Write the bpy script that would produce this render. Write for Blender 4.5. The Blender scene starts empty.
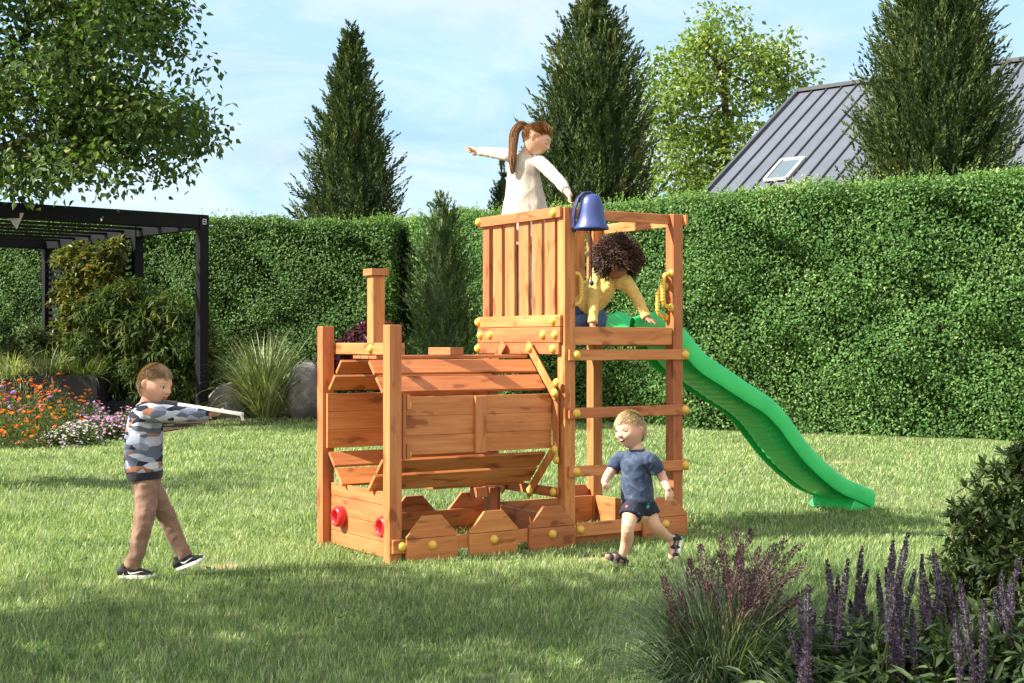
import bpy, bmesh, math, random
import numpy as np
from mathutils import Vector, Matrix, noise

random.seed(7)
RNG = np.random.default_rng(7)
SC = bpy.context.scene
COL = SC.collection
PI = math.pi

# ------------------------------------------------------------------ camera
F_PX, Y_HOR, EYE = 1410.1, 343.4, 1.32
cam_d = bpy.data.cameras.new('camera')
cam = bpy.data.objects.new('camera', cam_d)
COL.objects.link(cam)
cam.location = (0, 0, EYE)
cam.rotation_euler = (PI / 2, 0, 0)
cam_d.sensor_width = 36.0
cam_d.lens = 36.0 * F_PX / 1024.0
cam_d.shift_y = (Y_HOR - 341.5) / 1024.0
cam_d.clip_end = 2000
SC.camera = cam


def W(px, py, Y):
    """measured point of the photograph at depth Y, in metres"""
    return Vector(((px - 512) * Y / F_PX, Y, EYE + (Y_HOR - py) * Y / F_PX))


def X_at(px, Y):
    return (px - 512) * Y / F_PX


# ------------------------------------------------------------------ object helpers
def link(o, parent=None):
    COL.objects.link(o)
    if parent is not None:
        o.parent = parent
    return o


def tag(o, label=None, cat=None, group=None, kind=None):
    if label: o['label'] = label
    if cat: o['category'] = cat
    if group: o['group'] = group
    if kind: o['kind'] = kind
    return o


def empty(name, loc, rz=0.0):
    o = bpy.data.objects.new(name, None)
    o.location = loc
    o.rotation_euler = (0, 0, rz)
    o.empty_display_size = 0.2
    return link(o)


class MB:
    """collects plain shapes and links them as ONE mesh object"""
    def __init__(self):
        self.v = []; self.f = []; self.sm = []

    def add(self, vs, fs, smooth=False):
        b = len(self.v)
        self.v += [tuple(p) for p in vs]
        self.f += [tuple(i + b for i in f) for f in fs]
        self.sm += [smooth] * len(fs)
        return self

    def box(self, x0, x1, y0, y1, z0, z1):
        vs = [(x0, y0, z0), (x1, y0, z0), (x1, y1, z0), (x0, y1, z0), (x0, y0, z1), (x1, y0, z1), (x1, y1, z1), (x0, y1, z1)]
        return self.add(vs, [(0, 3, 2, 1), (4, 5, 6, 7), (0, 1, 5, 4), (1, 2, 6, 5), (2, 3, 7, 6), (3, 0, 4, 7)])

    def obox(self, p0, p1, w, t, up=(0, 0, 1)):
        """board from p0 to p1; w along up-ish, t across"""
        p0, p1, up = Vector(p0), Vector(p1), Vector(up)
        d = (p1 - p0).normalized()
        a = (up - d * up.dot(d)).normalized()
        s = d.cross(a)
        vs = []
        for p in (p0, p1):
            for i, j in ((-1, -1), (1, -1), (1, 1), (-1, 1)):
                vs.append(p + s * (i * t / 2) + a * (j * w / 2))
        return self.add(vs, [(0, 3, 2, 1), (4, 5, 6, 7), (0, 1, 5, 4), (1, 2, 6, 5), (2, 3, 7, 6), (3, 0, 4, 7)])

    def prism(self, poly, o, a, b, n, t):
        """2-D polygon in axes a,b from origin o, thickness t along n"""
        o, a, b, n = Vector(o), Vector(a), Vector(b), Vector(n)
        k = len(poly)
        vs = [o + a * x + b * y for x, y in poly] + [o + a * x + b * y + n * t for x, y in poly]
        fs = [tuple(range(k))[::-1], tuple(range(k, 2 * k))] + [(i, (i + 1) % k, k + (i + 1) % k, k + i) for i in range(k)]
        return self.add(vs, fs)

    def tube(self, pts, r, n=10, side=None, cap=True):
        pts = [Vector(p) for p in pts]
        rs = r if isinstance(r, (list, tuple)) else [r] * len(pts)
        vs, fs = [], []
        ref = Vector(side) if side else None
        for i, p in enumerate(pts):
            d = (pts[min(i + 1, len(pts) - 1)] - pts[max(i - 1, 0)]).normalized()
            if ref is None:
                ref = d.orthogonal()
            a = (ref - d * ref.dot(d))
            if a.length < 1e-5: a = d.orthogonal()
            a.normalize(); ref = a
            b = d.cross(a)
            for k in range(n):
                t = 2 * PI * k / n
                vs.append(p + (a * math.cos(t) + b * math.sin(t)) * rs[i])
        for i in range(len(pts) - 1):
            for k in range(n):
                fs.append((i * n + k, i * n + (k + 1) % n, (i + 1) * n + (k + 1) % n, (i + 1) * n + k))
        if cap:
            fs.append(tuple(range(n))[::-1]); fs.append(tuple(range((len(pts) - 1) * n, len(pts) * n)))
        return self.add(vs, fs, True)

    def lathe(self, prof, o=(0, 0, 0), axis=(0, 0, 1), n=20):
        """prof: (radius, height) pairs"""
        o = Vector(o); d = Vector(axis).normalized(); a = d.orthogonal().normalized(); b = d.cross(a)
        vs, fs = [], []
        for r, h in prof:
            for k in range(n):
                t = 2 * PI * k / n
                vs.append(o + d * h + (a * math.cos(t) + b * math.sin(t)) * max(r, 1e-4))
        for i in range(len(prof) - 1):
            for k in range(n):
                fs.append((i * n + k, i * n + (k + 1) % n, (i + 1) * n + (k + 1) % n, (i + 1) * n + k))
        return self.add(vs, fs, True)

    def build(self, name, mat, parent=None, bevel=0.0, seg=2):
        me = bpy.data.meshes.new(name)
        me.from_pydata(self.v, [], self.f)
        me.polygons.foreach_set('use_smooth', self.sm)
        me.materials.append(mat)
        bm = bmesh.new(); bm.from_mesh(me)
        bmesh.ops.recalc_face_normals(bm, faces=bm.faces)
        bm.to_mesh(me); bm.free()
        o = link(bpy.data.objects.new(name, me), parent)
        if bevel:
            m = o.modifiers.new('bevel', 'BEVEL'); m.width = bevel; m.segments = seg
            m.limit_method = 'ANGLE'; m.angle_limit = math.radians(40)
        return o


def dup(o, parent=None, loc=None):
    c = o.copy(); COL.objects.link(c)
    if parent is not None: c.parent = parent
    if loc is not None: c.location = loc
    return c


def dup_tree(o, loc=None, rz=None, label=None):
    c = o.copy(); COL.objects.link(c)
    if loc is not None: c.location = loc
    if rz is not None: c.rotation_euler = (0, 0, rz)
    if label: c['label'] = label
    for ch in list(o.children):
        d = ch.copy(); COL.objects.link(d); d.parent = c
        for g in list(ch.children):
            e = g.copy(); COL.objects.link(e); e.parent = d
    return c


# ------------------------------------------------------------------ foliage meshes (numpy)
def nrm(a):
    return a / np.maximum(np.linalg.norm(a, axis=-1, keepdims=True), 1e-9)


def rand_dir(n):
    return nrm(RNG.normal(size=(n, 3)))


class Veg:
    def __init__(self):
        self.v = []; self.q = []; self.t = []; self.r = []; self.n = 0

    def _push(self, verts, quads, tris, rnd):
        if quads is not None and len(quads): self.q.append(quads + self.n)
        if tris is not None and len(tris): self.t.append(tris + self.n)
        self.v.append(verts); self.r.append(rnd); self.n += len(verts)

    def leaves(self, P, A, N, L, Wd, fold=0.2, rnd=None, bend=0.0):
        """diamond leaves: P base, A axis, N rough normal"""
        n = len(P)
        L = np.broadcast_to(np.asarray(L, float), (n,))[:, None]
        Wd = np.broadcast_to(np.asarray(Wd, float), (n,))[:, None]
        S = nrm(np.cross(A, N)); N = np.cross(S, A)
        v = np.empty((n, 4, 3))
        v[:, 0] = P
        v[:, 1] = P + A * L * .42 + S * Wd * .5 + N * Wd * fold
        v[:, 2] = P + A * L - N * L * bend
        v[:, 3] = P + A * L * .42 - S * Wd * .5 + N * Wd * fold
        i = np.arange(n)[:, None] * 4
        t = np.concatenate([i + [[0, 1, 2]], i + [[0, 2, 3]]])
        if rnd is None: rnd = RNG.random(n)
        self._push(v.reshape(-1, 3), None, t, np.repeat(rnd, 4))
        return self

    def leaves6(self, P, A, N, L, Wd, fold=0.15, rnd=None, bend=0.15):
        """longer six-point leaves for plants close to the camera"""
        n = len(P)
        L = np.broadcast_to(np.asarray(L, float), (n,))[:, None]
        Wd = np.broadcast_to(np.asarray(Wd, float), (n,))[:, None]
        S = nrm(np.cross(A, N)); N = np.cross(S, A)
        v = np.empty((n, 8, 3))
        def at(s): return P + A * L * s - N * L * bend * s * s
        v[:, 0] = at(0); v[:, 7] = at(1)
        v[:, 1] = at(.3) + S * Wd * .42 + N * Wd * fold; v[:, 2] = at(.3); v[:, 3] = at(.3) - S * Wd * .42 + N * Wd * fold
        v[:, 4] = at(.65) + S * Wd * .45 + N * Wd * fold; v[:, 5] = at(.65); v[:, 6] = at(.65) - S * Wd * .45 + N * Wd * fold
        i = np.arange(n)[:, None] * 8
        t = np.concatenate([i + [[0, 1, 2]], i + [[0, 2, 3]], i + [[4, 7, 5]], i + [[5, 7, 6]]])
        q = np.concatenate([i + [[1, 4, 5, 2]], i + [[2, 5, 6, 3]]])
        if rnd is None: rnd = RNG.random(n)
        self._push(v.reshape(-1, 3), q, t, np.repeat(rnd, 8))
        return self

    def straps(self, P, D, L, Wd, droop, seg=5, rnd=None, up=0.0):
        """arching grass blades: start direction D, bending down by droop"""
        n = len(P)
        L = np.broadcast_to(np.asarray(L, float), (n,))[:, None]
        Wd = np.broadcast_to(np.asarray(Wd, float), (n,))[:, None]
        droop = np.broadcast_to(np.asarray(droop, float), (n,))[:, None]
        H = D * [1, 1, 0]; H = nrm(H + 1e-6)
        S = np.cross(H, [0, 0, 1.0])
        tw = RNG.uniform(-.8, .8, (n, 1)); S = nrm(S * np.cos(tw) + H * np.sin(tw))
        k = seg + 1
        v = np.empty((n, 2 * seg + 1, 3))
        p = P.copy(); d = D.copy()
        for i in range(seg + 1):
            s = i / seg
            w = Wd * (1 - s ** 1.6) * .5 * (0.6 + .8 * min(s * 3, .5))
            if i < seg:
                v[:, 2 * i] = p + S * w; v[:, 2 * i + 1] = p - S * w
            else:
                v[:, 2 * seg] = p
            p = p + d * L / seg
            d = nrm(d + np.array([0, 0, -1.0]) * droop / seg * (1 + 2 * s) + H * droop / seg * .4)
        self.tips = v[:, 2 * seg].copy()
        m = 2 * seg + 1
        i0 = np.arange(n)[:, None] * m
        q = [i0 + [[2 * j, 2 * j + 1, 2 * j + 3, 2 * j + 2]] for j in range(seg - 1)]
        t = i0 + [[2 * seg - 2, 2 * seg - 1, 2 * seg]]
        if rnd is None: rnd = RNG.random(n)
        self._push(v.reshape(-1, 3), np.concatenate(q) if q else None, t, np.repeat(rnd, m))
        return self

    def raw(self, V, T, rnd):
        self._push(np.asarray(V, float), None, np.asarray(T, int), np.full(len(V), rnd)); return self

    def build(self, name, mat, parent=None, smooth=False):
        v = np.concatenate(self.v).astype(np.float32)
        r = np.concatenate(self.r).astype(np.float32)
        q = np.concatenate(self.q) if self.q else np.zeros((0, 4), int)
        t = np.concatenate(self.t) if self.t else np.zeros((0, 3), int)
        me = bpy.data.meshes.new(name)
        me.vertices.add(len(v)); me.vertices.foreach_set('co', v.ravel())
        loops = np.concatenate([q.ravel(), t.ravel()]).astype(np.int32)
        me.loops.add(len(loops)); me.loops.foreach_set('vertex_index', loops)
        starts = np.concatenate([np.arange(len(q)) * 4, len(q) * 4 + np.arange(len(t)) * 3]).astype(np.int32)
        me.polygons.add(len(starts)); me.polygons.foreach_set('loop_start', starts)
        me.polygons.foreach_set('use_smooth', np.full(len(starts), smooth, dtype=bool))
        me.update(calc_edges=True)
        a = me.attributes.new('rnd', 'FLOAT', 'POINT'); a.data.foreach_set('value', r)
        me.materials.append(mat)
        return link(bpy.data.objects.new(name, me), parent)


# ------------------------------------------------------------------ materials
def new_mat(name):
    m = bpy.data.materials.new(name); m.use_nodes = True
    nt = m.node_tree
    return m, nt, nt.nodes['Principled BSDF']


def ramp(nt, stops, interp='LINEAR'):
    n = nt.nodes.new('ShaderNodeValToRGB'); cr = n.color_ramp; cr.interpolation = interp
    while len(cr.elements) < len(stops): cr.elements.new(.5)
    for e, (p, c) in zip(cr.elements, stops):
        e.position = p; e.color = (*c[:3], 1)
    return n


def tex_noise(nt, vec, scale, detail=3, rough=.5, dist=0):
    n = nt.nodes.new('ShaderNodeTexNoise')
    n.inputs['Scale'].default_value = scale; n.inputs['Detail'].default_value = detail
    n.inputs['Roughness'].default_value = rough; n.inputs['Distortion'].default_value = dist
    if vec is not None: nt.links.new(vec, n.inputs['Vector'])
    return n


def mapping(nt, vec, scale=(1, 1, 1), loc=(0, 0, 0), rot=(0, 0, 0)):
    n = nt.nodes.new('ShaderNodeMapping')
    n.inputs['Scale'].default_value = scale; n.inputs['Location'].default_value = loc; n.inputs['Rotation'].default_value = rot
    nt.links.new(vec, n.inputs['Vector'])
    return n


def mix_rgb(nt, a, b, fac, mode='MIX'):
    n = nt.nodes.new('ShaderNodeMix'); n.data_type = 'RGBA'; n.blend_type = mode
    for sock, val in ((n.inputs[0], fac), (n.inputs[6], a), (n.inputs[7], b)):
        if isinstance(val, bpy.types.NodeSocket): nt.links.new(val, sock)
        elif isinstance(val, (int, float)): sock.default_value = val
        else: sock.default_value = (*val[:3], 1)
    return n.outputs[2]


def mathn(nt, op, a, b=None):
    n = nt.nodes.new('ShaderNodeMath'); n.operation = op
    for s, val in ((n.inputs[0], a), (n.inputs[1], b)):
        if val is None: continue
        if isinstance(val, bpy.types.NodeSocket): nt.links.new(val, s)
        else: s.default_value = val
    return n.outputs[0]


def bump(nt, bsdf, height, strength=.3, dist=.01):
    b = nt.nodes.new('ShaderNodeBump'); b.inputs['Strength'].default_value = strength; b.inputs['Distance'].default_value = dist
    nt.links.new(height, b.inputs['Height']); nt.links.new(b.outputs[0], bsdf.inputs['Normal'])


def mat_plain(name, col, rough=.5, metal=0, spec=.5, var=.12, scale=8, bmp=0.0, sss=0, coat=0):
    m, nt, b = new_mat(name)
    tc = nt.nodes.new('ShaderNodeTexCoord')
    ns = tex_noise(nt, tc.outputs['Object'], scale, 4)
    c0 = tuple(x * (1 - var) for x in col); c1 = tuple(min(1, x * (1 + var)) for x in col)
    r = ramp(nt, [(.3, c0), (.7, c1)])
    nt.links.new(ns.outputs['Fac'], r.inputs['Fac']); nt.links.new(r.outputs[0], b.inputs['Base Color'])
    b.inputs['Roughness'].default_value = rough; b.inputs['Metallic'].default_value = metal
    b.inputs['Specular IOR Level'].default_value = spec
    if coat: b.inputs['Coat Weight'].default_value = coat
    if bmp: bump(nt, b, ns.outputs['Fac'], bmp, .01)
    if sss:
        b.inputs['Subsurface Weight'].default_value = sss; b.inputs['Subsurface Radius'].default_value = (.02, .008, .004); b.inputs['Subsurface Scale'].default_value = .3
    return m


def mat_leaf(name, stops, rough=.45, trans=.3, spec=.4, tcol=1.6, clump=0.0, clump_scale=.8):
    """leaf colour from the per-leaf random attribute, plus light passing through"""
    m, nt, b = new_mat(name)
    at = nt.nodes.new('ShaderNodeAttribute'); at.attribute_name = 'rnd'
    r = ramp(nt, stops)
    fac = at.outputs['Fac']
    if clump:
        geo = nt.nodes.new('ShaderNodeNewGeometry')
        ns = tex_noise(nt, geo.outputs['Position'], clump_scale, 2)
        d = mathn(nt, 'MULTIPLY', mathn(nt, 'SUBTRACT', ns.outputs['Fac'], .5), clump)
        fac = mathn(nt, 'ADD', fac, d)
    nt.links.new(fac, r.inputs['Fac'])
    nt.links.new(r.outputs[0], b.inputs['Base Color'])
    b.inputs['Roughness'].default_value = rough; b.inputs['Specular IOR Level'].default_value = spec
    tr = nt.nodes.new('ShaderNodeBsdfTranslucent')
    tc = mix_rgb(nt, r.outputs[0], (tcol, tcol * 1.05, tcol * .45), 1.0, 'MULTIPLY')
    nt.links.new(tc, tr.inputs['Color'])
    mx = nt.nodes.new('ShaderNodeMixShader'); mx.inputs[0].default_value = trans
    nt.links.new(b.outputs[0], mx.inputs[1]); nt.links.new(tr.outputs[0], mx.inputs[2])
    nt.links.new(mx.outputs[0], nt.nodes['Material Output'].inputs['Surface'])
    return m


def mat_wood(name, along):
    m, nt, b = new_mat(name)
    tc = nt.nodes.new('ShaderNodeTexCoord'); oi = nt.nodes.new('ShaderNodeObjectInfo')
    off = nt.nodes.new('ShaderNodeVectorMath'); off.operation = 'MULTIPLY_ADD'
    cmb = nt.nodes.new('ShaderNodeCombineXYZ')
    for i in range(3): nt.links.new(mathn(nt, 'MULTIPLY', oi.outputs['Random'], 17.0 + 9 * i), cmb.inputs[i])
    nt.links.new(tc.outputs['Object'], off.inputs[0]); off.inputs[1].default_value = (1, 1, 1); nt.links.new(cmb.outputs[0], off.inputs[2])
    def sc(l, a): return tuple(l if i == along else a for i in range(3))
    g1 = tex_noise(nt, mapping(nt, off.outputs[0], sc(1.0, 11)).outputs[0], 1.6, 4, .6, .6)
    g2 = tex_noise(nt, mapping(nt, off.outputs[0], sc(3.0, 95)).outputs[0], 1.5, 3, .6, .2)
    r1 = ramp(nt, [(.25, (.36, .112, .036)), (.5, (.50, .180, .062)), (.78, (.61, .262, .102))])
    nt.links.new(g1.outputs['Fac'], r1.inputs['Fac'])
    r2 = ramp(nt, [(.3, (.80, .75, .70)), (.62, (1, 1, 1))])
    nt.links.new(g2.outputs['Fac'], r2.inputs['Fac'])
    c = mix_rgb(nt, r1.outputs[0], r2.outputs[0], .8, 'MULTIPLY')
    k = tex_noise(nt, mapping(nt, off.outputs[0], sc(4.2, 12)).outputs[0], 1.25, 1.5, .5, .2)
    rk = ramp(nt, [(.60, (0, 0, 0)), (.70, (1, 1, 1))])
    nt.links.new(k.outputs['Fac'], rk.inputs['Fac'])
    c = mix_rgb(nt, c, (.19, .045, .014), mathn(nt, 'MULTIPLY', rk.outputs[0], .75))
    hs = nt.nodes.new('ShaderNodeHueSaturation')
    nt.links.new(c, hs.inputs['Color'])
    nt.links.new(mathn(nt, 'ADD', mathn(nt, 'MULTIPLY', oi.outputs['Random'], .38), .78), hs.inputs['Value'])
    nt.links.new(mathn(nt, 'ADD', mathn(nt, 'MULTIPLY', oi.outputs['Random'], .012), .494), hs.inputs['Hue'])
    nt.links.new(hs.outputs[0], b.inputs['Base Color'])
    b.inputs['Roughness'].default_value = .52; b.inputs['Specular IOR Level'].default_value = .35
    bump(nt, b, g2.outputs['Fac'], .25, .003)
    return m


WOOD_U, WOOD_V, WOOD_Z = mat_wood('wood_long', 0), mat_wood('wood_cross', 1), mat_wood('wood_upright', 2)
M_BOLT = mat_plain('yellow_plastic', (.70, .45, .07), .38, 0, .5, .05)
M_RED = mat_plain('red_plastic', (.62, .02, .025), .3, 0, .5, .05)
M_BLUE = mat_plain('blue_plastic', (.030, .052, .20), .42, 0, .5, .06)
M_BLACK = mat_plain('black_cord', (.012, .014, .03), .6)
M_DARKM = mat_plain('black_metal', (.004, .0045, .006), .6, 0, .2, .15, 3)
M_WHITE = mat_plain('white_plastic', (.8, .8, .8), .4, 0, .5, .03)


# ------------------------------------------------------------------ light and sky
SUN_EL = math.radians(41)
SUN_DIR = Vector((-1.0, -0.22, 0)).normalized()        # horizontal direction towards the sun
to_sun = Vector((SUN_DIR.x * math.cos(SUN_EL), SUN_DIR.y * math.cos(SUN_EL), math.sin(SUN_EL)))
sd = bpy.data.lights.new('sun', 'SUN'); sd.energy = 4.4; sd.angle = math.radians(.5); sd.color = (1.0, .93, .80)
so = link(bpy.data.objects.new('sun', sd)); so.location = (-20, 0, 30)
so.rotation_euler = to_sun.to_track_quat('Z', 'Y').to_euler()
world = bpy.data.worlds.new('World'); SC.world = world; world.use_nodes = True
wn = world.node_tree; bg = wn.nodes['Background']
sky = wn.nodes.new('ShaderNodeTexSky'); sky.sky_type = 'NISHITA'; sky.sun_disc = False
sky.sun_elevation = SUN_EL; sky.sun_rotation = math.atan2(SUN_DIR.x, SUN_DIR.y)
sky.air_density = 1.0; sky.dust_density = 1.2; sky.ozone_density = 1.0
# thin bright veil of cloud over the clear sky
wtc = wn.nodes.new('ShaderNodeTexCoord')
wm = mapping(wn, wtc.outputs['Generated'], (1.6, 1.6, 5.0), (.3, .1, .25))
wz = tex_noise(wn, wm.outputs[0], 2.6, 6, .55, .5)
wr = ramp(wn, [(.40, (.50, .50, .50)), (.56, (.72, .72, .72)), (.72, (1, 1, 1))])
wn.links.new(wz.outputs['Fac'], wr.inputs['Fac'])
wz2 = tex_noise(wn, mapping(wn, wtc.outputs['Generated'], (3.0, 3.0, 9.0), (1.3, .4, .1)).outputs[0], 1.9, 7, .6, .8)
wr2 = ramp(wn, [(.44, (0, 0, 0)), (.66, (1, 1, 1))])
wn.links.new(wz2.outputs['Fac'], wr2.inputs['Fac'])
veil = mix_rgb(wn, (1.6, 2.5, 3.2), (2.65, 3.05, 3.35), wr2.outputs[0])
wc = mix_rgb(wn, sky.outputs[0], veil, wr.outputs[0])
# bright white added to the unseen sky behind the camera, fills the shaded sides
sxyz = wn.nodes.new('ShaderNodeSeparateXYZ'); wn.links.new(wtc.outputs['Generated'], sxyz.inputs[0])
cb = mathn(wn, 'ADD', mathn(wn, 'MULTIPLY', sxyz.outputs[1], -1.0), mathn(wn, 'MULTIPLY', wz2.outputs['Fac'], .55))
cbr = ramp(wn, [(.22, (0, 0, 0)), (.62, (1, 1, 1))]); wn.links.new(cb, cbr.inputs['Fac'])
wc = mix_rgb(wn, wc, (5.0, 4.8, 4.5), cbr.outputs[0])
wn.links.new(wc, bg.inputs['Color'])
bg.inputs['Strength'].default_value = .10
SC.view_settings.view_transform = 'Standard'
SC.view_settings.look = 'None'
SC.view_settings.exposure = 1.66
SC.view_settings.gamma = 1.0
SC.view_settings.use_curve_mapping = False
SC.cycles.max_bounces = 8
SC.cycles.diffuse_bounces = 3
SC.cycles.transmission_bounces = 4
SC.cycles.use_denoising = True
# ================================================================== the wooden playset
TH = .581
P0 = Vector((-.7325, 8.4344, 0))
UD = Vector((math.cos(TH), math.sin(TH), 0)); VD = Vector((-math.sin(TH), math.cos(TH), 0))


def PW(u, v, z):
    return P0 + UD * u + VD * v + Vector((0, 0, z))


play = empty('playset', P0, TH)
tag(play, 'orange wooden climbing playset shaped like a steam train with a tower and a green slide', 'playset')
BV = .004
cap_me = None


def bolt(parent, loc, n):
    """yellow plastic bolt cap with a domed head, looking along n"""
    global cap_me
    if cap_me is None:
        prof = [(.0001, .024)] + [(.027 * math.sin(a), .004 + .020 * math.cos(a)) for a in (.35, .7, 1.05, 1.35, 1.57)] + [(.029, .003), (.029, 0)]
        o = MB().lathe(prof, n=16).build('bolt_cap', M_BOLT, parent)
        cap_me = o.data
    else:
        o = link(bpy.data.objects.new('bolt_cap', cap_me), parent)
    o.location = loc
    o.rotation_euler = Vector(n).to_track_quat('Z', 'Y').to_euler()
    return o


def board(name, mat, *b, parent=play, bevel=BV):
    return MB().box(*b).build(name, mat, parent, bevel)


S_ = .084
NEG_U, NEG_V = (-1, 0, 0), (0, -1, 0)
# posts: two at the nose of the train, four of the tower
for (u, v, h) in ((0, 0, 1.432), (0, .918, 1.432)):
    board('nose_post', WOOD_Z, u, u + S_, v, v + S_, -.05, h)
tw = {}
for (k, u, v) in (('C', 1.286, 0), ('D', 2.197, 0), ('E', 1.286, .918), ('F', 2.197, .918)):
    tw[k] = board('tower_post', WOOD_Z, u, u + S_, v, v + S_, -.05, 2.206)

# ---- boiler: octagonal barrel of planks
CV, CZ, AP, SD = .5, .815, .4285, .355


def oct_edge(k):
    """k-th side of the octagon: midpoint direction angle"""
    a = k * PI / 4
    n = (math.cos(a), math.sin(a)); t = (-math.sin(a), math.cos(a))
    return n, t


def facet(k, pieces, u0, u1, r0=AP, th=.021):
    """pieces: (from, to) along the side in metres, from its middle"""
    n, t = oct_edge(k); mb = MB()
    for j, (a, b) in enumerate(pieces):
        q = []
        for s, r in ((a, r0), (b, r0), (b, r0 - th), (a, r0 - th)):
            q.append((CV + .955 * (n[0] * r + t[0] * s), CZ + n[1] * r + t[1] * s))
        vs = [(u0, y, z) for y, z in q] + [(u1, y, z) for y, z in q]
        mb.add(vs, [(0, 1, 2, 3), (4, 7, 6, 5), (0, 4, 5, 1), (1, 5, 6, 2), (2, 6, 7, 3), (3, 7, 4, 0)])
    return mb


h2 = SD / 2
side3 = [(-h2, -h2 + .118), (-h2 + .119, -h2 + .237), (-h2 + .238, h2)]
PCS = {3: [(-h2 + .040, -h2 + .150), (-h2 + .178, -h2 + .305)], 5: [(-h2 + .050, -h2 + .170), (-h2 + .192, h2 - .025)]}
PCS[1] = [(-b, -a) for a, b in PCS[3]]; PCS[7] = [(-b, -a) for a, b in PCS[5]]
pn = facet(4, side3, .160, 1.246).build('side_panel', WOOD_U, play, .0025)
MB().box(.650, .730, CV - .955 * AP - .022, CV - .955 * AP - .001, CZ - h2 - .006, CZ + h2 - .004).build('batten', WOOD_Z, pn, .003)
fp = facet(0, side3, .022, 1.246).build('side_panel', WOOD_U, play, .0025)
scr = MB().lathe([(.0045, 0), (.0045, .0015), (.0001, .002)], (0, 0, 0), (0, -1, 0), 8).build('screw', mat_plain('screw_steel', (.55, .5, .45), .4, .6), fp)
scr.location = (.06, CV + .955 * (AP - .0215), CZ - .15)
for zz in (-.10, -.03, .03, .09, .15):
    dup(scr, fp, (.06, CV + .955 * (AP - .0215), CZ + zz))
for k, u0, u1 in ((3, .02, 1.224), (1, .02, 1.224), (5, .02, 1.224), (7, .02, 1.224)):
    for a, b in PCS[k]:
        facet(k, [(a, b)], u0, u1).build('boiler_plank', WOOD_U, play, .003)
facet(2, [(-h2 + .01, -.062), (-.056, .056), (.062, h2 - .01)], .09, 1.225).build('boiler_roof', WOOD_U, play, .003)
facet(6, [(-.16, -.05), (.05, .16)], .5, 1.2).build('boiler_floor', WOOD_U, play, .003)


def ring_frame(u0, u1, sides):
    for k in sides:
        n, t = oct_edge(k)
        ri, ro = AP + .002, AP + .064
        L = ro * math.tan(PI / 8) - .004
        if k in (3, 1, 5, 7): L += .05; ri += .002; ro += .002
        mb = MB(); q = []
        for s, r in ((-L, ri), (L, ri), (L, ro), (-L, ro)):
            q.append((CV + .955 * (n[0] * r + t[0] * s), CZ + n[1] * r + t[1] * s))
        d = .022 if k in (3, 1, 5, 7) else 0
        vs = [(u0 - d, y, z) for y, z in q] + [(u1 - d, y, z) for y, z in q]
        mb.add(vs, [(0, 1, 2, 3), (4, 7, 6, 5), (0, 4, 5, 1), (1, 5, 6, 2), (2, 6, 7, 3), (3, 7, 4, 0)])
        o = mb.build('frame_brace', WOOD_V if k in (2, 6) else WOOD_Z, play, .003)
        if k in (3, 5) and u0 > 1:
            for sg in (-1, 1):
                s = sg * (L - .045); r = (ri + ro) / 2
                bolt(o, (u0 - d, CV + n[0] * r + t[0] * s, CZ + n[1] * r + t[1] * s), NEG_U)
            for sg in (1,):
                s = -sg * (L + .035) if k == 5 else sg * (L + .035)
        if k == 4 and u0 > 1:
            for zz in (CZ + .25, CZ - .25):
                bolt(o, (u0 - .001, CV - (ri + ro) / 2, zz), NEG_U)


ring_frame(1.2485, 1.2605, (1, 3, 4, 5, 7, 0))
o = board('frame_foot', WOOD_V, 1.2495, 1.2605, .03, .97, .318, .384)
bolt(o, (1.2495, .075, .352), NEG_U)
ring_frame(.108, .13, (4,))
for zz in (.965, .665):
    o = board('cleat', WOOD_Z, .131, .157, CV - AP - .05, CV - AP + .03, zz - .045, zz + .045)
    bolt(o, (.157, CV - AP - .01, zz - .02), (1, 0, 0))
o = board('crossbar', WOOD_V, .0845, .1075, .004, .998, 1.250, 1.323)
bolt(o, (.0845, .405, 1.286), NEG_U)
# the dome board and the chimney on top of the boiler
board('dome_block', WOOD_V, .645, .729, .345, .66, CZ + AP + .001, 1.294)
ch = board('chimney', WOOD_Z, .13, .214, .458, .542, 1.2438, 1.748)
MB().box(.111, .233, .439, .561, 1.749, 1.792).build('chimney_cap', WOOD_V, ch, .003)
# nose panel with the two red lamps
nose = MB()
for z0, z1 in ((.012, .104), (.107, .210), (.213, .329), (.332, .412)):
    nose.box(.055, .077, S_ + .002, .916, z0, z1)
np_ = nose.build('nose_panel', WOOD_V, play, .0025)


def lamp(v):
    mb = MB().lathe([(.0001, .018), (.034, .018), (.036, .034), (.041, .056), (.05, .060), (.060, .055), (.066, .042), (.068, .02), (.066, 0)], (.0545, v, .207), NEG_U, 28)
    o = mb.build('lamp_ring', M_RED, np_)
    MB().box(.02, .05, v - .011, v + .011, .175, .2).build('lamp_rib', M_RED, o, .004)


lamp(.735); lamp(.126)
# post under the boiler
board('support_post', WOOD_Z, 1.0, 1.084, .455, .539, -.03, .362)
board('support_block', WOOD_Z, .80, .884, .30, .384, .32, .384)
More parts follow.
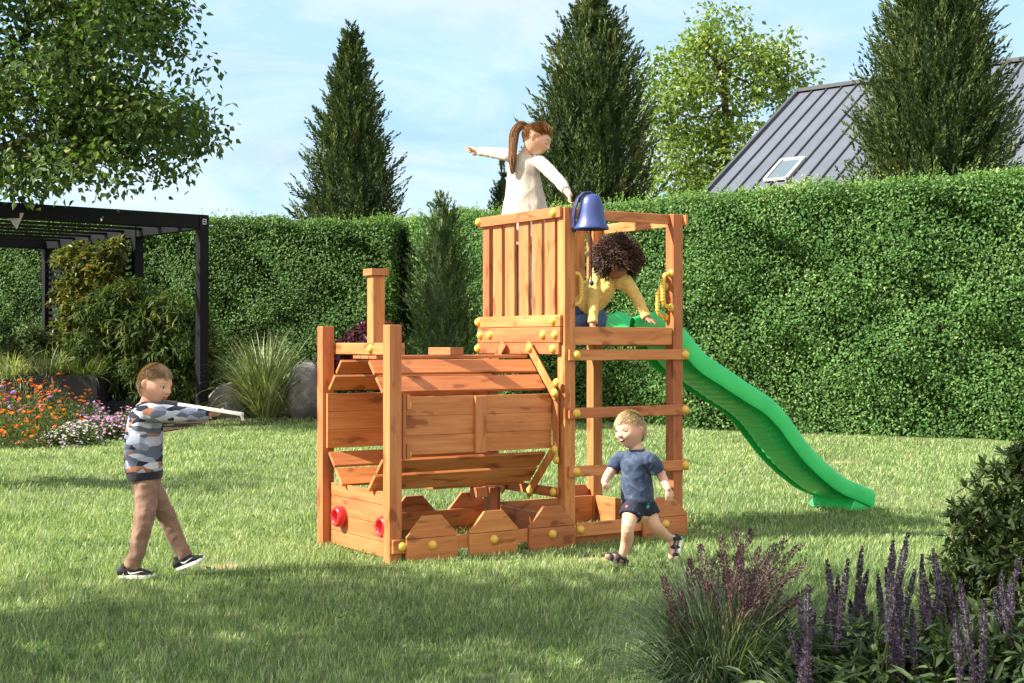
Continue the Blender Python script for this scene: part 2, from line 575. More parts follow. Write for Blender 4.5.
# base rails
rail = board('base_rail', WOOD_U, .012, 1.36, -.023, -.001, .059, .143)
bolt(rail, (.071, -.023, .1), NEG_V)
rail2 = board('base_rail', WOOD_U, 1.363, 1.985, -.023, -.001, .062, .15)
bolt(rail2, (1.395, -.023, .106), NEG_V)
board('base_rail', WOOD_U, .012, 2.28, .945, .967, .05, .17)
board('sandbox_board', WOOD_U, 1.37, 2.2, .03, .052, 0, .095)
board('sandbox_board', WOOD_U, 1.372, 2.195, .921, .943, .0, .2)
board('sandbox_board', WOOD_V, 2.215, 2.237, .09, .915, .0, .2)
board('sandbox_board', WOOD_V, 1.258, 1.28, .09, .915, .0, .2)
o = board('end_rail', WOOD_V, 2.283, 2.305, -.02, 1.0, .06, .145)
bolt(o, (2.283 + .004, -.02, .102), NEG_V)


def wheel(uc, v0, out, hw=.178):
    """octagonal wheel of two planks with a yellow cap"""
    zt, zm, zc, zb, zbb = .278, .143, .158, .024, -.028
    mb = MB()
    top = [(-hw, zm + .003), (hw, zm + .003), (hw, zc), (.066, zt), (-.066, zt), (-hw, zc)]
    bot = [(-.125, zbb), (.125, zbb), (hw, zb), (hw, zm), (-hw, zm), (-hw, zb)]
    for p in (top, bot):
        mb.prism(p, (uc, v0, 0), (1, 0, 0), (0, 0, 1), (0, 1, 0), .022)
    o = mb.build('wheel', WOOD_U, play, .003)
    if out: bolt(o, (uc, v0, .098), NEG_V)


for uc in (.270, .713, 1.157):
    wheel(uc, -.0455, True); wheel(uc, .9675, False)
wheel(2.092, -.0455, True, .192); wheel(2.092, .9675, False)

# ---- tower
dk = MB()
for i in range(8):
    dk.box(1.31, 2.19, .06 + i * .112, .06 + i * .112 + .108, 1.385, 1.407)
dk.build('deck', WOOD_U, play, .002)
db = board('deck_beam', WOOD_U, 1.371, 2.196, .012, .034, 1.309, 1.429)
board('deck_beam', WOOD_V, 2.2, 2.222, .086, .916, 1.30, 1.405)
board('deck_beam', WOOD_U, 1.371, 2.196, .966, .988, 1.309, 1.405)
# rungs
for zc in (1.244, .866, .486):
    r = board('rung', WOOD_U, 1.308, 2.316, -.0235, -.0015, zc - .035, zc + .035)
    bolt(r, (1.364, -.0235, zc), NEG_V); bolt(r, (2.283, -.0235, zc), NEG_V)
board('top_beam', WOOD_U, 1.371, 2.196, .04, .062, 2.136, 2.204)
board('top_beam', WOOD_V, 2.2815, 2.3035, -.03, 1.0, 2.130, 2.2)


def slat_wall(name, axis, cap):
    """five upright slats between two tower posts, rails outside"""
    mb = MB()
    for a, b in ((.760, .874), (.603, .722), (.431, .549), (.273, .388), (.120, .238)):
        if axis == 'v': mb.box(1.290, 1.311, a, b, 1.43, 2.2)
        else: mb.box(1.286 + a, 1.286 + b, .972, .993, 1.43, 2.2)
    w = mb.build(name, WOOD_Z, play, .003)
    if axis == 'v':
        b = lambda z0, z1, a=.022, c=1.034: MB().box(1.2625, 1.2845, a, c, z0, z1)
        m = WOOD_V
    else:
        b = lambda z0, z1, a=1.29, c=2.28: MB().box(a, c, 1.003, 1.025, z0, z1)
        m = WOOD_U
    rails = [b(2.140, 2.208).build('rail', m, w, BV), b(1.431, 1.506).build('rail', m, w, BV)]
    if axis == 'v':
        rails.append(b(1.3245, 1.4275).build('rail', m, w, BV)); rails.append(b(1.2485, 1.321, .04, 1.045).build('rail', m, w, BV))
        for i, v, z in ((0, 1.02, 2.178), (0, .095, 2.172), (1, 1.025, 1.470), (1, .1, 1.467), (2, .995, 1.378), (2, .87, 1.378), (2, .214, 1.376), (2, .077, 1.376),
                        (3, 1.03, 1.284), (3, .10, 1.283)):
            bolt(rails[i], (1.2625, v, z), NEG_U)
    else:
        bolt(rails[1], (2.24, 1.003, 1.47), NEG_V)
        o = MB().box(1.371, 2.285, .94, .962, 1.43, 1.506).build('rail', m, w, BV)
        bolt(o, (2.235, .94, 1.462), NEG_V)


slat_wall('slatted_balustrade', 'v', True)
slat_wall('slatted_balustrade', 'u', False)


# yellow grip handles either side of the ladder opening
def grip(u, v, sgn, z0=1.535, z1=1.755, n=9, name='grip_handle'):
    pts = [(u, v, z1)] + [(u + sgn * (.075 - .018 * abs(1 - 2 * t) ** 4), v, z1 - .012 - (z1 - z0 - .024) * t) for t in [i / n for i in range(n + 1)]] + [(u, v, z0)]
    mb = MB().tube(pts, .015, 12)
    for z in (z0, z1):
        mb.lathe([(.027, 0), (.027, .008), (.02, .016), (.0001, .018)], (u, v, z), (sgn, 0, 0), 14)
    o = mb.build(name, M_BOLT, play)
    m2 = MB()
    for i in range(7):
        z = z0 + .05 + i * (z1 - z0 - .1) / 6
        m2.lathe([(.0148, -.008), (.0166, -.004), (.0166, .004), (.0148, .008)], (u + sgn * .075, v, z), (0, 0, 1), 12)
    m2.build('grip_ridges', M_BOLT, o)


grip(2.197, .022, -1, 1.565, 1.80); grip(1.370, .042, 1, 1.57, 1.785)
grip(2.197, .96, -1, 1.56, 1.78); grip(2.197, .078, -1, 1.50, 1.71)

# blue bell on a curved strap, hung outside the near tower post
BX, BVv = 1.425, -.10
prof = [(.0001, .222), (.03, .220), (.055, .208), (.071, .185), (.080, .15), (.086, .11), (.093, .07), (.104, .035), (.119, .012), (.123, .0), (.119, -.006), (.112, .0), (.098, .035), (.086, .07), (.078, .12), (.07, .17), (.04, .2), (.0001, .205)]
prof = [(r * .94, h * 1.02) for r, h in prof]
bell = MB().lathe(prof, (BX, BVv, 2.062), (0, 0, 1), 36).build('bell', M_BLUE, play)
st = MB()
arc = [(1.352, -.012, 2.05), (1.322, -.05, 2.07), (1.312, -.06, 2.14), (1.316, -.07, 2.20), (1.334, -.08, 2.258), (1.37, -.09, 2.292), (1.405, -.1, 2.300), (1.427, -.1, 2.285)]
for a, b in zip(arc[:-1], arc[1:]):
    st.obox(a, b, .03, .012, (0, 1, .01))
st.build('bell_strap', mat_plain('dark_blue_plastic', (.03, .035, .12), .4), bell, .002)
MB().tube([(BX, BVv, 2.2), (BX, BVv + .004, 2.0), (BX + .003, BVv, 1.72)], .0042, 8).build('bell_rope', M_BLACK, bell)
MB().lathe([(.0001, -.02), (.012, -.012), (.016, 0), (.012, .014), (.0001, .018)], (BX + .003, BVv, 1.71)).build('rope_knot', M_BLACK, bell)


# ---- green wave slide, running along +u from the tower
def planev(px, py, v0):
    t = (px - 512) / F_PX; B = P0 + VD * v0
    u = (t * B.y - B.x) / (UD.x - t * UD.y); Y = B.y + u * UD.y
    return u, EYE - (py - Y_HOR) * Y / F_PX


NEAR, FAR = .27, .75
rim = [(640, 305), (662, 312), (685, 328), (706, 353), (729, 369), (751, 384), (771, 397), (787, 413), (800, 431), (813, 448), (829, 464), (845, 477), (860, 484), (875, 490)]
rim = [planev(x, y, NEAR) for x, y in rim]
rim[0] = (2.07, 1.50)
# smooth the rim with a Catmull-Rom curve
prof = []
for i in range(len(rim) - 1):
    p = [Vector(rim[max(0, min(len(rim) - 1, i + j))]) for j in (-1, 0, 1, 2)]
    for k in range(12):
        t = k / 12
        prof.append(.5 * ((2 * p[1]) + (-p[0] + p[2]) * t + (2 * p[0] - 5 * p[1] + 4 * p[2] - p[3]) * t * t + (-p[0] + 3 * p[1] - 3 * p[2] + p[3]) * t ** 3))
prof.append(Vector(rim[-1]))
M_GREEN = mat_plain('green_plastic', (.025, .53, .13), .32, 0, .5, .10, 6)
nsec = len(prof)
sv = []; sf = []
secs = []
for i, p in enumerate(prof):
    d = (prof[min(i + 1, nsec - 1)] - prof[max(0, i - 1)]).normalized()
    n = Vector((-d.y, d.x))
    t = i / (nsec - 1)
    dep = .115 + .03 * math.sin(PI * t)              # trough below rim
    sk = .155 - .02 * t                               # skirt below rim
    if t > .93: sk += (t - .93) * .15
    hw = (FAR - NEAR) / 2; c = (FAR + NEAR) / 2
    rib = (.0075 if i % 4 < 2 else -.002) if .25 < t < .80 else 0
    def q(v, h): return (p.x + n.x * h, c + v, p.y + n.y * h)
    s = [q(-hw, -sk), q(-hw - .004, -sk * .5), q(-hw, -.012), q(-hw + .012, 0), q(-hw + .035, 0), q(-hw + .05, -.018), q(-hw + .075, -dep * .7), q(-hw + .11, -dep * .95), q(0, -dep - .004),
         q(hw - .11, -dep * .95), q(hw - .075, -dep * .7), q(hw - .05, -.018), q(hw - .035, 0), q(hw - .012, 0), q(hw, -.012), q(hw + .004, -sk * .5), q(hw, -sk),
         # inner skin
         q(hw - .01, -sk), q(hw - .014, -.04), q(hw - .045, -.05), q(hw - .066, -dep * .75), q(hw - .105, -dep - .012 + rib), q(hw * .35, -dep - .018 + rib), q(-hw * .35, -dep - .018 + rib), q(-hw + .105, -dep - .012 + rib), q(-hw + .066, -dep * .75), q(-hw + .045, -.05), q(-hw + .014, -.04), q(-hw + .01, -sk)]
    secs.append(s)
k = len(secs[0])
sv = [x for s in secs for x in s]
for i in range(nsec - 1):
    for j in range(k):
        sf.append((i * k + j, i * k + (j + 1) % k, (i + 1) * k + (j + 1) % k, (i + 1) * k + j))
sl = MB(); sl.add(sv, sf, True)
slide = sl.build('slide', M_GREEN, play)
em = slide.modifiers.new('sub', 'SUBSURF'); em.levels = 1; em.render_levels = 1
# flared hand wings at the slide mouth
for v0 in (NEAR + .005, FAR - .03):
    MB().prism([(2.13, 1.40), (2.50, 1.31), (2.52, 1.37), (2.44, 1.46), (2.35, 1.545), (2.27, 1.555), (2.20, 1.51)], (0, v0, 0), (1, 0, 0), (0, 0, 1), (0, 1, 0), .025).build('slide_wing', M_GREEN, slide, .012, 3)
# closing foot panel at the slide end
e = prof[-1]
MB().prism([(e.x - .26, .012), (e.x + .005, .004), (e.x + .03, e.y - .02), (e.x, e.y - .06), (e.x - .2, .11)], (0, NEAR + .012, 0), (1, 0, 0), (0, 0, 1), (0, 1, 0), FAR - NEAR - .024).build('slide_foot', M_GREEN, slide, .01, 3)
# ================================================================== ground and lawn
m, nt, b = new_mat('soil_and_turf')
geo = nt.nodes.new('ShaderNodeNewGeometry')
n1 = tex_noise(nt, geo.outputs['Position'], .8, 4); n2 = tex_noise(nt, geo.outputs['Position'], 22, 3)
r = ramp(nt, [(.3, (.075, .098, .030)), (.6, (.135, .155, .052)), (.8, (.17, .165, .075))])
nt.links.new(n1.outputs['Fac'], r.inputs['Fac'])
nt.links.new(mix_rgb(nt, r.outputs[0], (.05, .055, .025), mathn(nt, 'MULTIPLY', n2.outputs['Fac'], .5)), b.inputs['Base Color'])
b.inputs['Roughness'].default_value = .95; bump(nt, b, n2.outputs['Fac'], .6, .03)
# trodden sandy spots where the turf has worn through
col = b.inputs['Base Color'].links[0].from_socket
for (px, py, rad) in ((224, 566, .26), (600, 559, .16), (840, 462, .30)):
    yy = 1861 / (py - Y_HOR)
    dn = nt.nodes.new('ShaderNodeVectorMath'); dn.operation = 'DISTANCE'; nt.links.new(geo.outputs['Position'], dn.inputs[0]); dn.inputs[1].default_value = (X_at(px, yy), yy, 0)
    fr_ = mathn(nt, 'ADD', mathn(nt, 'DIVIDE', dn.outputs['Value'], rad), mathn(nt, 'MULTIPLY', n2.outputs['Fac'], .5))
    rr_ = ramp(nt, [(.35, (.75, .75, .75)), (1, (0, 0, 0))]); nt.links.new(fr_, rr_.inputs['Fac'])
    col = mix_rgb(nt, col, (.40, .30, .17), rr_.outputs[0])
nt.links.new(col, b.inputs['Base Color'])
g = MB(); g.add([(-400, -60, 0), (400, -60, 0), (400, 700, 0), (-400, 700, 0)], [(0, 1, 2, 3)])
tag(g.build('ground', m), kind='structure')

M_GRASS = mat_leaf('grass_blades', [(0, (.070, .140, .046)), (.35, (.155, .255, .086)), (.7, (.285, .385, .155)), (1, (.49, .53, .30))], .55, .35, .25, 1.25, .9, .9)
NB = 430000
Y = RNG.uniform(5.0, 27, NB); Y = np.where(RNG.random(NB) < .25, RNG.uniform(5.0, 11, NB), Y)
X = RNG.uniform(-1, 1, NB) * (.46 * Y + .7)
# clumpy turf: pull blades towards tuft centres
X += .02 * np.sin(Y * 61 + X * 23); Y += .02 * np.sin(X * 57 - Y * 31)
P = np.stack([X, Y, np.zeros(NB)], 1)
keep = ~((X < -5.0) & (Y > 17.3 + .9 * (X + 7.0)) & (Y > 17)) & (Y < 25.2 + .05 * X) & ~((Y > 17.0) & (X > 2.7) & (Y > 21.0 - .64 * (X - 3.0)))
# worn sandy patches
for (px, py, rx, ry) in ((224, 566, .36, .30), (848, 560, .3, .24), (600, 559, .26, .2), (840, 462, .5, .5), (490, 682, .2, .18)):
    yy = 1861 / (py - Y_HOR); xx = X_at(px, yy)
    d = ((X - xx) / rx) ** 2 + ((Y - yy) / ry) ** 2
    keep &= ~((d < 1) & (RNG.random(NB) < .6 * (1 - d)))
P = P[keep]; n = len(P); Yk = P[:, 1]
D = rand_dir(n) * .55; D[:, 2] = 1; D = nrm(D + [.12, 0, 0])
hn = .5 + .5 * np.sin(P[:, 0] * 2.1 + np.sin(P[:, 1] * 1.7)) * np.sin(P[:, 1] * 1.3 + P[:, 0] * .7)
L = RNG.uniform(.028, .066, n) * (.8 + .4 * hn)
near_play = (np.abs((P[:, 0] + .7325) * UD.x + (P[:, 1] - 8.4344) * UD.y - 1.1) < 1.35) & (np.abs((P[:, 0] + .7325) * VD.x + (P[:, 1] - 8.4344) * VD.y - .5) < .62)
L = np.where(near_play, L * .75, L)
wid = RNG.uniform(.004, .0075, n) * np.clip(Yk / 9, .8, 2.2)
lawn = Veg().straps(P, D, L, wid, RNG.uniform(.1, .9, n), 2)
# clover and broad-leaved weeds between the blades
nc = 520; cy = RNG.uniform(5.4, 15, nc); cx = RNG.uniform(-1, 1, nc) * (.42 * cy + .4)
cp = np.repeat(np.stack([cx, cy, np.full(nc, .012)], 1), 14, 0) + RNG.normal(size=(nc * 14, 3)) * [.05, .05, .006]
cd = rand_dir(nc * 14); cd[:, 2] = np.abs(cd[:, 2]) * .5
cp[:, 2] = np.abs(cp[:, 2]) + .015
lawn.leaves(cp, nrm(cd), nrm(rand_dir(nc * 14) * .3 + [0, 0, 1]), RNG.uniform(.018, .034, nc * 14), .018, .05, RNG.uniform(0, .35, nc * 14))
# a few taller tufts the mower missed
nt_ = 380; ty = RNG.uniform(5.4, 18, nt_); tx = RNG.uniform(-1, 1, nt_) * (.42 * ty + .4)
ok_ = (ty < 17) | (tx > -4); tx, ty = tx[ok_], ty[ok_]; nt_ = len(tx)
tp = np.repeat(np.stack([tx, ty, np.zeros(nt_)], 1), 16, 0) + RNG.normal(size=(nt_ * 16, 3)) * [.03, .03, 0]
td = rand_dir(nt_ * 16) * .5; td[:, 2] = 1
lawn.straps(tp, nrm(td), RNG.uniform(.05, .105, nt_ * 16), .006 * np.clip(tp[:, 1] / 9, .8, 2), RNG.uniform(.2, 1, nt_ * 16), 2, np.repeat(RNG.random(nt_), 16) * .8)
tag(lawn.build('lawn_grass', M_GRASS), kind='stuff')


# ================================================================== hedges
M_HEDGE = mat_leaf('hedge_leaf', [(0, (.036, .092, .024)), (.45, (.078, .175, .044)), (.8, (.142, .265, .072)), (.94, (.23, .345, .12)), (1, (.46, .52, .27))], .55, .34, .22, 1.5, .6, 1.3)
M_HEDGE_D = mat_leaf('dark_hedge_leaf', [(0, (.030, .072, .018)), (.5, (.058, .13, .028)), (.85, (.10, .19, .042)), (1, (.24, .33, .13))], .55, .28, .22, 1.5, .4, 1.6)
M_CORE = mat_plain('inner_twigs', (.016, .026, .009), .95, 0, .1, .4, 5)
M_BARK = mat_plain('bark', (.085, .062, .045), .9, 0, .2, .35, 14, .6)


def hedge(name, label, pts, depth, mat, dens, lsize, shoots=1.0):
    """pts: (x, y, height) along the front foot line, left to right; depth goes away from the camera"""
    root = empty(name, (pts[0][0], pts[0][1], 0)); tag(root, label, 'hedge')
    off = Vector((-pts[0][0], -pts[0][1], 0))
    core = MB(); veg = Veg()
    A = [np.array(p, float) for p in pts]
    tw = []
    for i in range(len(A)):
        d = A[min(i + 1, len(A) - 1)][:2] - A[max(i - 1, 0)][:2]; d = d / np.linalg.norm(d)
        tw.append(np.array([-d[1], d[0]]))
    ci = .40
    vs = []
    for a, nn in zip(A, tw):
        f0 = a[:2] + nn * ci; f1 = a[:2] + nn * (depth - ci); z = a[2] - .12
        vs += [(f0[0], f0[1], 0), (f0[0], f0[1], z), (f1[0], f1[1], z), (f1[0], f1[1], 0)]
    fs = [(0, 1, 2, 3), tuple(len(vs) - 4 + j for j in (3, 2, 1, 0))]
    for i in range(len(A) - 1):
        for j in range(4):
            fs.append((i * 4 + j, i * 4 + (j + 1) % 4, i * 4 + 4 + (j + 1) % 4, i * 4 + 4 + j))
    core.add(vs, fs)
    def bumpy(p):
        return (.16 * np.sin(p[:, 0] * 2.3 + 1.7 * np.sin(p[:, 2] * 1.9)) * np.sin(p[:, 2] * 2.6 + p[:, 1]) + .10 * np.sin(p[:, 0] * 6.1 + p[:, 2] * 4.4 + p[:, 1] * 2) + .07 * np.sin(p[:, 2] * 9 + p[:, 0] * 7))
    for i in range(len(A) - 1):
        a, c = A[i], A[i + 1]; ln = np.linalg.norm(c[:2] - a[:2]); h = (a[2] + c[2]) / 2
        na, nb = tw[i], tw[i + 1]
        # front face
        n = int(ln * h * dens); s = RNG.random(n); t = RNG.random(n) ** .95
        base = a[None, :2] * (1 - s)[:, None] + c[None, :2] * s[:, None]; nn = nrm(na * (1 - s)[:, None] + nb * s[:, None])
        top = a[2] * (1 - s) + c[2] * s
        P = np.stack([base[:, 0], base[:, 1], top * t], 1)
        inn = RNG.random(n) ** 1.4 * .26 + bumpy(P) * .95 * np.clip((1 - t) * 8, 0, 1)
        P[:, :2] += nn * inn[:, None]
        N3 = np.concatenate([-nn, np.full((n, 1), .55)], 1)
        Nn = nrm(N3 + RNG.normal(size=(n, 3)) * .65); Ax = nrm(np.cross(Nn, rand_dir(n)) + [0, 0, -.2])
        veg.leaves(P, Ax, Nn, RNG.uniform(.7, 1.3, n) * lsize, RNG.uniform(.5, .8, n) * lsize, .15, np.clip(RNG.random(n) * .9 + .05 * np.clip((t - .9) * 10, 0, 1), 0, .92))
        # the shoulder is filled in more thickly
        n = int(ln * 420); s = RNG.random(n); t = 1 - .09 * RNG.random(n)
        base = a[None, :2] * (1 - s)[:, None] + c[None, :2] * s[:, None]; nn = nrm(na * (1 - s)[:, None] + nb * s[:, None])
        P = np.concatenate([base + nn * (RNG.random(n) * .55)[:, None], ((a[2] * (1 - s) + c[2] * s) * t)[:, None]], 1)
        Nn = nrm(RNG.normal(size=(n, 3)) * .7 + np.concatenate([-nn, np.full((n, 1), .7)], 1)); Ax = nrm(np.cross(Nn, rand_dir(n)))
        veg.leaves(P, Ax, Nn, RNG.uniform(.8, 1.3, n) * lsize, RNG.uniform(.6, .8, n) * lsize, .15, RNG.random(n) * .9)
        # top
        n = int(ln * depth * dens * .55); s = RNG.random(n); t = RNG.random(n)
        base = a[None, :2] * (1 - s)[:, None] + c[None, :2] * s[:, None]; nn = nrm(na * (1 - s)[:, None] + nb * s[:, None])
        P = np.concatenate([base + nn * (t * depth)[:, None], (a[2] * (1 - s) + c[2] * s)[:, None]], 1)
        P[:, 2] += bumpy(P) * .4 - RNG.random(n) * .15 + .03
        Nn = nrm(RNG.normal(size=(n, 3)) * .6 + [0, 0, 1]); Ax = nrm(np.cross(Nn, rand_dir(n)) + [0, 0, .25])
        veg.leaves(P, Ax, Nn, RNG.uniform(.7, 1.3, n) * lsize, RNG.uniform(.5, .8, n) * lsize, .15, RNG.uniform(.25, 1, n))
        # young shoots along the top
        n = int(ln * 60 * shoots); s = RNG.random(n); t = RNG.random(n) ** 1.8
        base = a[None, :2] * (1 - s)[:, None] + c[None, :2] * s[:, None]; nn = nrm(na * (1 - s)[:, None] + nb * s[:, None])
        P = np.concatenate([base + nn * (t * depth)[:, None], (a[2] * (1 - s) + c[2] * s)[:, None] - .03], 1)
        Ls = RNG.uniform(.06, .30, n) * RNG.random(n) ** .5
        D = nrm(RNG.normal(size=(n, 3)) * .3 + [0, 0, 1])
        k = 7
        tt = np.tile(np.linspace(.15, 1, k), n)
        PP = np.repeat(P, k, 0) + np.repeat(D * Ls[:, None], k, 0) * tt[:, None]
        Ax = nrm(rand_dir(n * k) + np.repeat(D, k, 0) * .7)
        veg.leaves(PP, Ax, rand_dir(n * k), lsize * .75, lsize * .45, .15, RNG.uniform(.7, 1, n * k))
    # ends
    for a, sgn, nn in ((A[0], -1, tw[0]), (A[-1], 1, tw[-1])):
        n = int(depth * a[2] * dens * .8); s = RNG.random(n) * depth; t = RNG.random(n)
        dd = np.array([nn[1], -nn[0]]) * sgn
        P = np.stack([a[0] + nn[0] * s, a[1] + nn[1] * s, a[2] * t], 1)
        P[:, :2] -= dd * (RNG.random(n)[:, None] * .2 - .03)
        Nn = nrm(np.append(dd, .5) + RNG.normal(size=(n, 3)) * .6); Ax = nrm(np.cross(Nn, rand_dir(n)))
        veg.leaves(P, Ax, Nn, lsize * RNG.uniform(.7, 1.3, n), lsize * .65, .15, RNG.random(n) * .9)
    for k in range(len(veg.v)): veg.v[k] = veg.v[k] + np.array(off)
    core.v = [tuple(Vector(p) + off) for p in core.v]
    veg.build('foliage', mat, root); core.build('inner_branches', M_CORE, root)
    return root


def top_at(py, Y): return EYE + (Y_HOR - py) * Y / F_PX
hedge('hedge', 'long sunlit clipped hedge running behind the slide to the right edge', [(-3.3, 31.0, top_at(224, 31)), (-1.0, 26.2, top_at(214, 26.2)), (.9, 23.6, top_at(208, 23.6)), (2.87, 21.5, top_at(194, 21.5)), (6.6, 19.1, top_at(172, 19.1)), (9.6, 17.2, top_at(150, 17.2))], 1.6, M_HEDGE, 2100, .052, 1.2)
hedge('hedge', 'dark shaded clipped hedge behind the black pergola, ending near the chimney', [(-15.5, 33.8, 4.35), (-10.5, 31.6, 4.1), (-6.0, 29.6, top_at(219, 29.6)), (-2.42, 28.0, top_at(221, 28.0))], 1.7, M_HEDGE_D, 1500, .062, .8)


# ================================================================== trees
M_CONI = mat_leaf('conifer_needles', [(0, (.020, .042, .016)), (.5, (.055, .088, .030)), (.85, (.12, .16, .052)), (1, (.22, .24, .09))], .7, .12, .15, 1.4, .5, .7)


def conifer(label, x, y, H, R, prof, n_pl, z_lo=0.0, rag=.25, needle=.12, mat=None, n_leaf=34):
    root = empty('conifer_tree', (x, y, 0)); tag(root, label, 'tree', 'conifers around the garden')
    MB().tube([(0, 0, -.1), (0, 0, H * .5), (.03, 0, H * .96)], [R * .12, R * .08, .02], 8).build('trunk', M_BARK, root)
    veg = Veg()
    t = RNG.random(n_pl * 3)
    rr = np.interp(t, [p[0] for p in prof], [p[1] for p in prof])
    keep = RNG.random(len(t)) < rr / max(rr) + .12
    t = t[keep][:n_pl]; n = len(t)
    rr = np.interp(t, [p[0] for p in prof], [p[1] for p in prof]) * R
    az = RNG.uniform(0, 2 * PI, n)
    # irregular outline: lobes by angle and height
    lob = 1 + rag * (.5 * np.sin(az * 3 + t * 9) * np.sin(t * 23 + az) + .5 * RNG.normal(size=n) * .6)
    fr = (RNG.random(n) ** .45) * lob
    z = z_lo + t * (H - z_lo)
    P = np.stack([np.cos(az) * rr * fr * .86, np.sin(az) * rr * fr * .86, z - .1], 1)
    out = np.stack([np.cos(az), np.sin(az), np.zeros(n)], 1)
    D = nrm(out * RNG.uniform(.25, 1.0, (n, 1)) + [0, 0, 1.0] + RNG.normal(size=(n, 3)) * .22)
    PL = RNG.uniform(.35, .85, n) * np.clip(rr / R + .25, .3, 1) * R ** .5
    k = n_leaf
    s = np.tile(np.linspace(.0, 1, k), n) + RNG.uniform(-.02, .02, n * k)
    taper = (1 - s * .8)
    Dk = np.repeat(D, k, 0)
    side = nrm(np.cross(Dk, rand_dir(n * k)))
    PP = np.repeat(P, k, 0) + Dk * (np.repeat(PL, k) * s)[:, None] + side * (.05 * R ** .5 * taper * RNG.random(n * k))[:, None]
    Ax = nrm(Dk * .9 + side * .75 * taper[:, None] + RNG.normal(size=(n * k, 3)) * .15)
    rnd = np.clip(np.repeat(RNG.random(n) ** 1.2, k) * .72 + RNG.random(n * k) * .22 + .16 * s - .06, 0, 1)
    veg.leaves(PP, Ax, rand_dir(n * k), needle * RNG.uniform(.7, 1.4, n * k) * (1 - .3 * s), needle * .3, .1, rnd)
    # solid dark core added inside the crown to block light
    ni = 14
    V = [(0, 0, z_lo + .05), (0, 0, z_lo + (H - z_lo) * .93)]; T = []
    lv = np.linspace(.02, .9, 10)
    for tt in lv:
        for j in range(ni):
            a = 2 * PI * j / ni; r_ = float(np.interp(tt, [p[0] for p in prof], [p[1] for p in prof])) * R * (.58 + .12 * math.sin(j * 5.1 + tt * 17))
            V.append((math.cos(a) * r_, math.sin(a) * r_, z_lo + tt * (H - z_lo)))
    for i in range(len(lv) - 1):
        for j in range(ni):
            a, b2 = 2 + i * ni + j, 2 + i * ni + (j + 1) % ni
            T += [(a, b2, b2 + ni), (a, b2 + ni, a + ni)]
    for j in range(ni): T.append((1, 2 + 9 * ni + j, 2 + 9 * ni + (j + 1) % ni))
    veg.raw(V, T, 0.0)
    veg.build('crown', mat or M_CONI, root)
    return root


PYR = [(0, .75), (.12, 1), (.35, .92), (.6, .66), (.8, .38), (.93, .15), (1, .02)]
COLM = [(0, .7), (.15, 1), (.4, .95), (.65, .68), (.85, .35), (1, .03)]
conifer('dark conical conifer standing behind the left hedge against the sky', X_at(351, 33), 33, top_at(25, 33), 1.26, PYR, 2300, .5, .16)
conifer('tall dark conifer behind the wooden tower and the girl', X_at(592, 28.5), 28.5, top_at(-14, 28.5), 1.22, [(0, .8), (.2, .95), (.45, 1), (.65, .85), (.82, .55), (.94, .22), (1, .03)], 2600, .5, .17)
conifer('largest conifer, standing in front of the metal roof', X_at(934, 23.6), 23.6, top_at(-170, 23.6), 1.32, [(0, .8), (.15, .95), (.33, .96), (.45, .84), (.6, .62), (.72, .44), (.85, .24), (.95, .09), (1, .02)], 4600, .5, .15, .105)
conifer('small columnar conifer in front of the hedge, right of the chimney', X_at(443, 24.2), 24.2, top_at(190, 24.2), .56, COLM, 800, .1, .25, .075, mat_leaf('young_conifer_needles', [(0, (.030, .062, .022)), (.5, (.075, .125, .040)), (.85, (.135, .20, .066)), (1, (.24, .30, .12))], .55, .15, .3, 1.4, .5, 1.2))
conifer('slim distant conifer showing just left of the girl in the grey tunic', X_at(503, 34), 34, top_at(158, 34), .55, COLM, 420, .2, .25, .10)


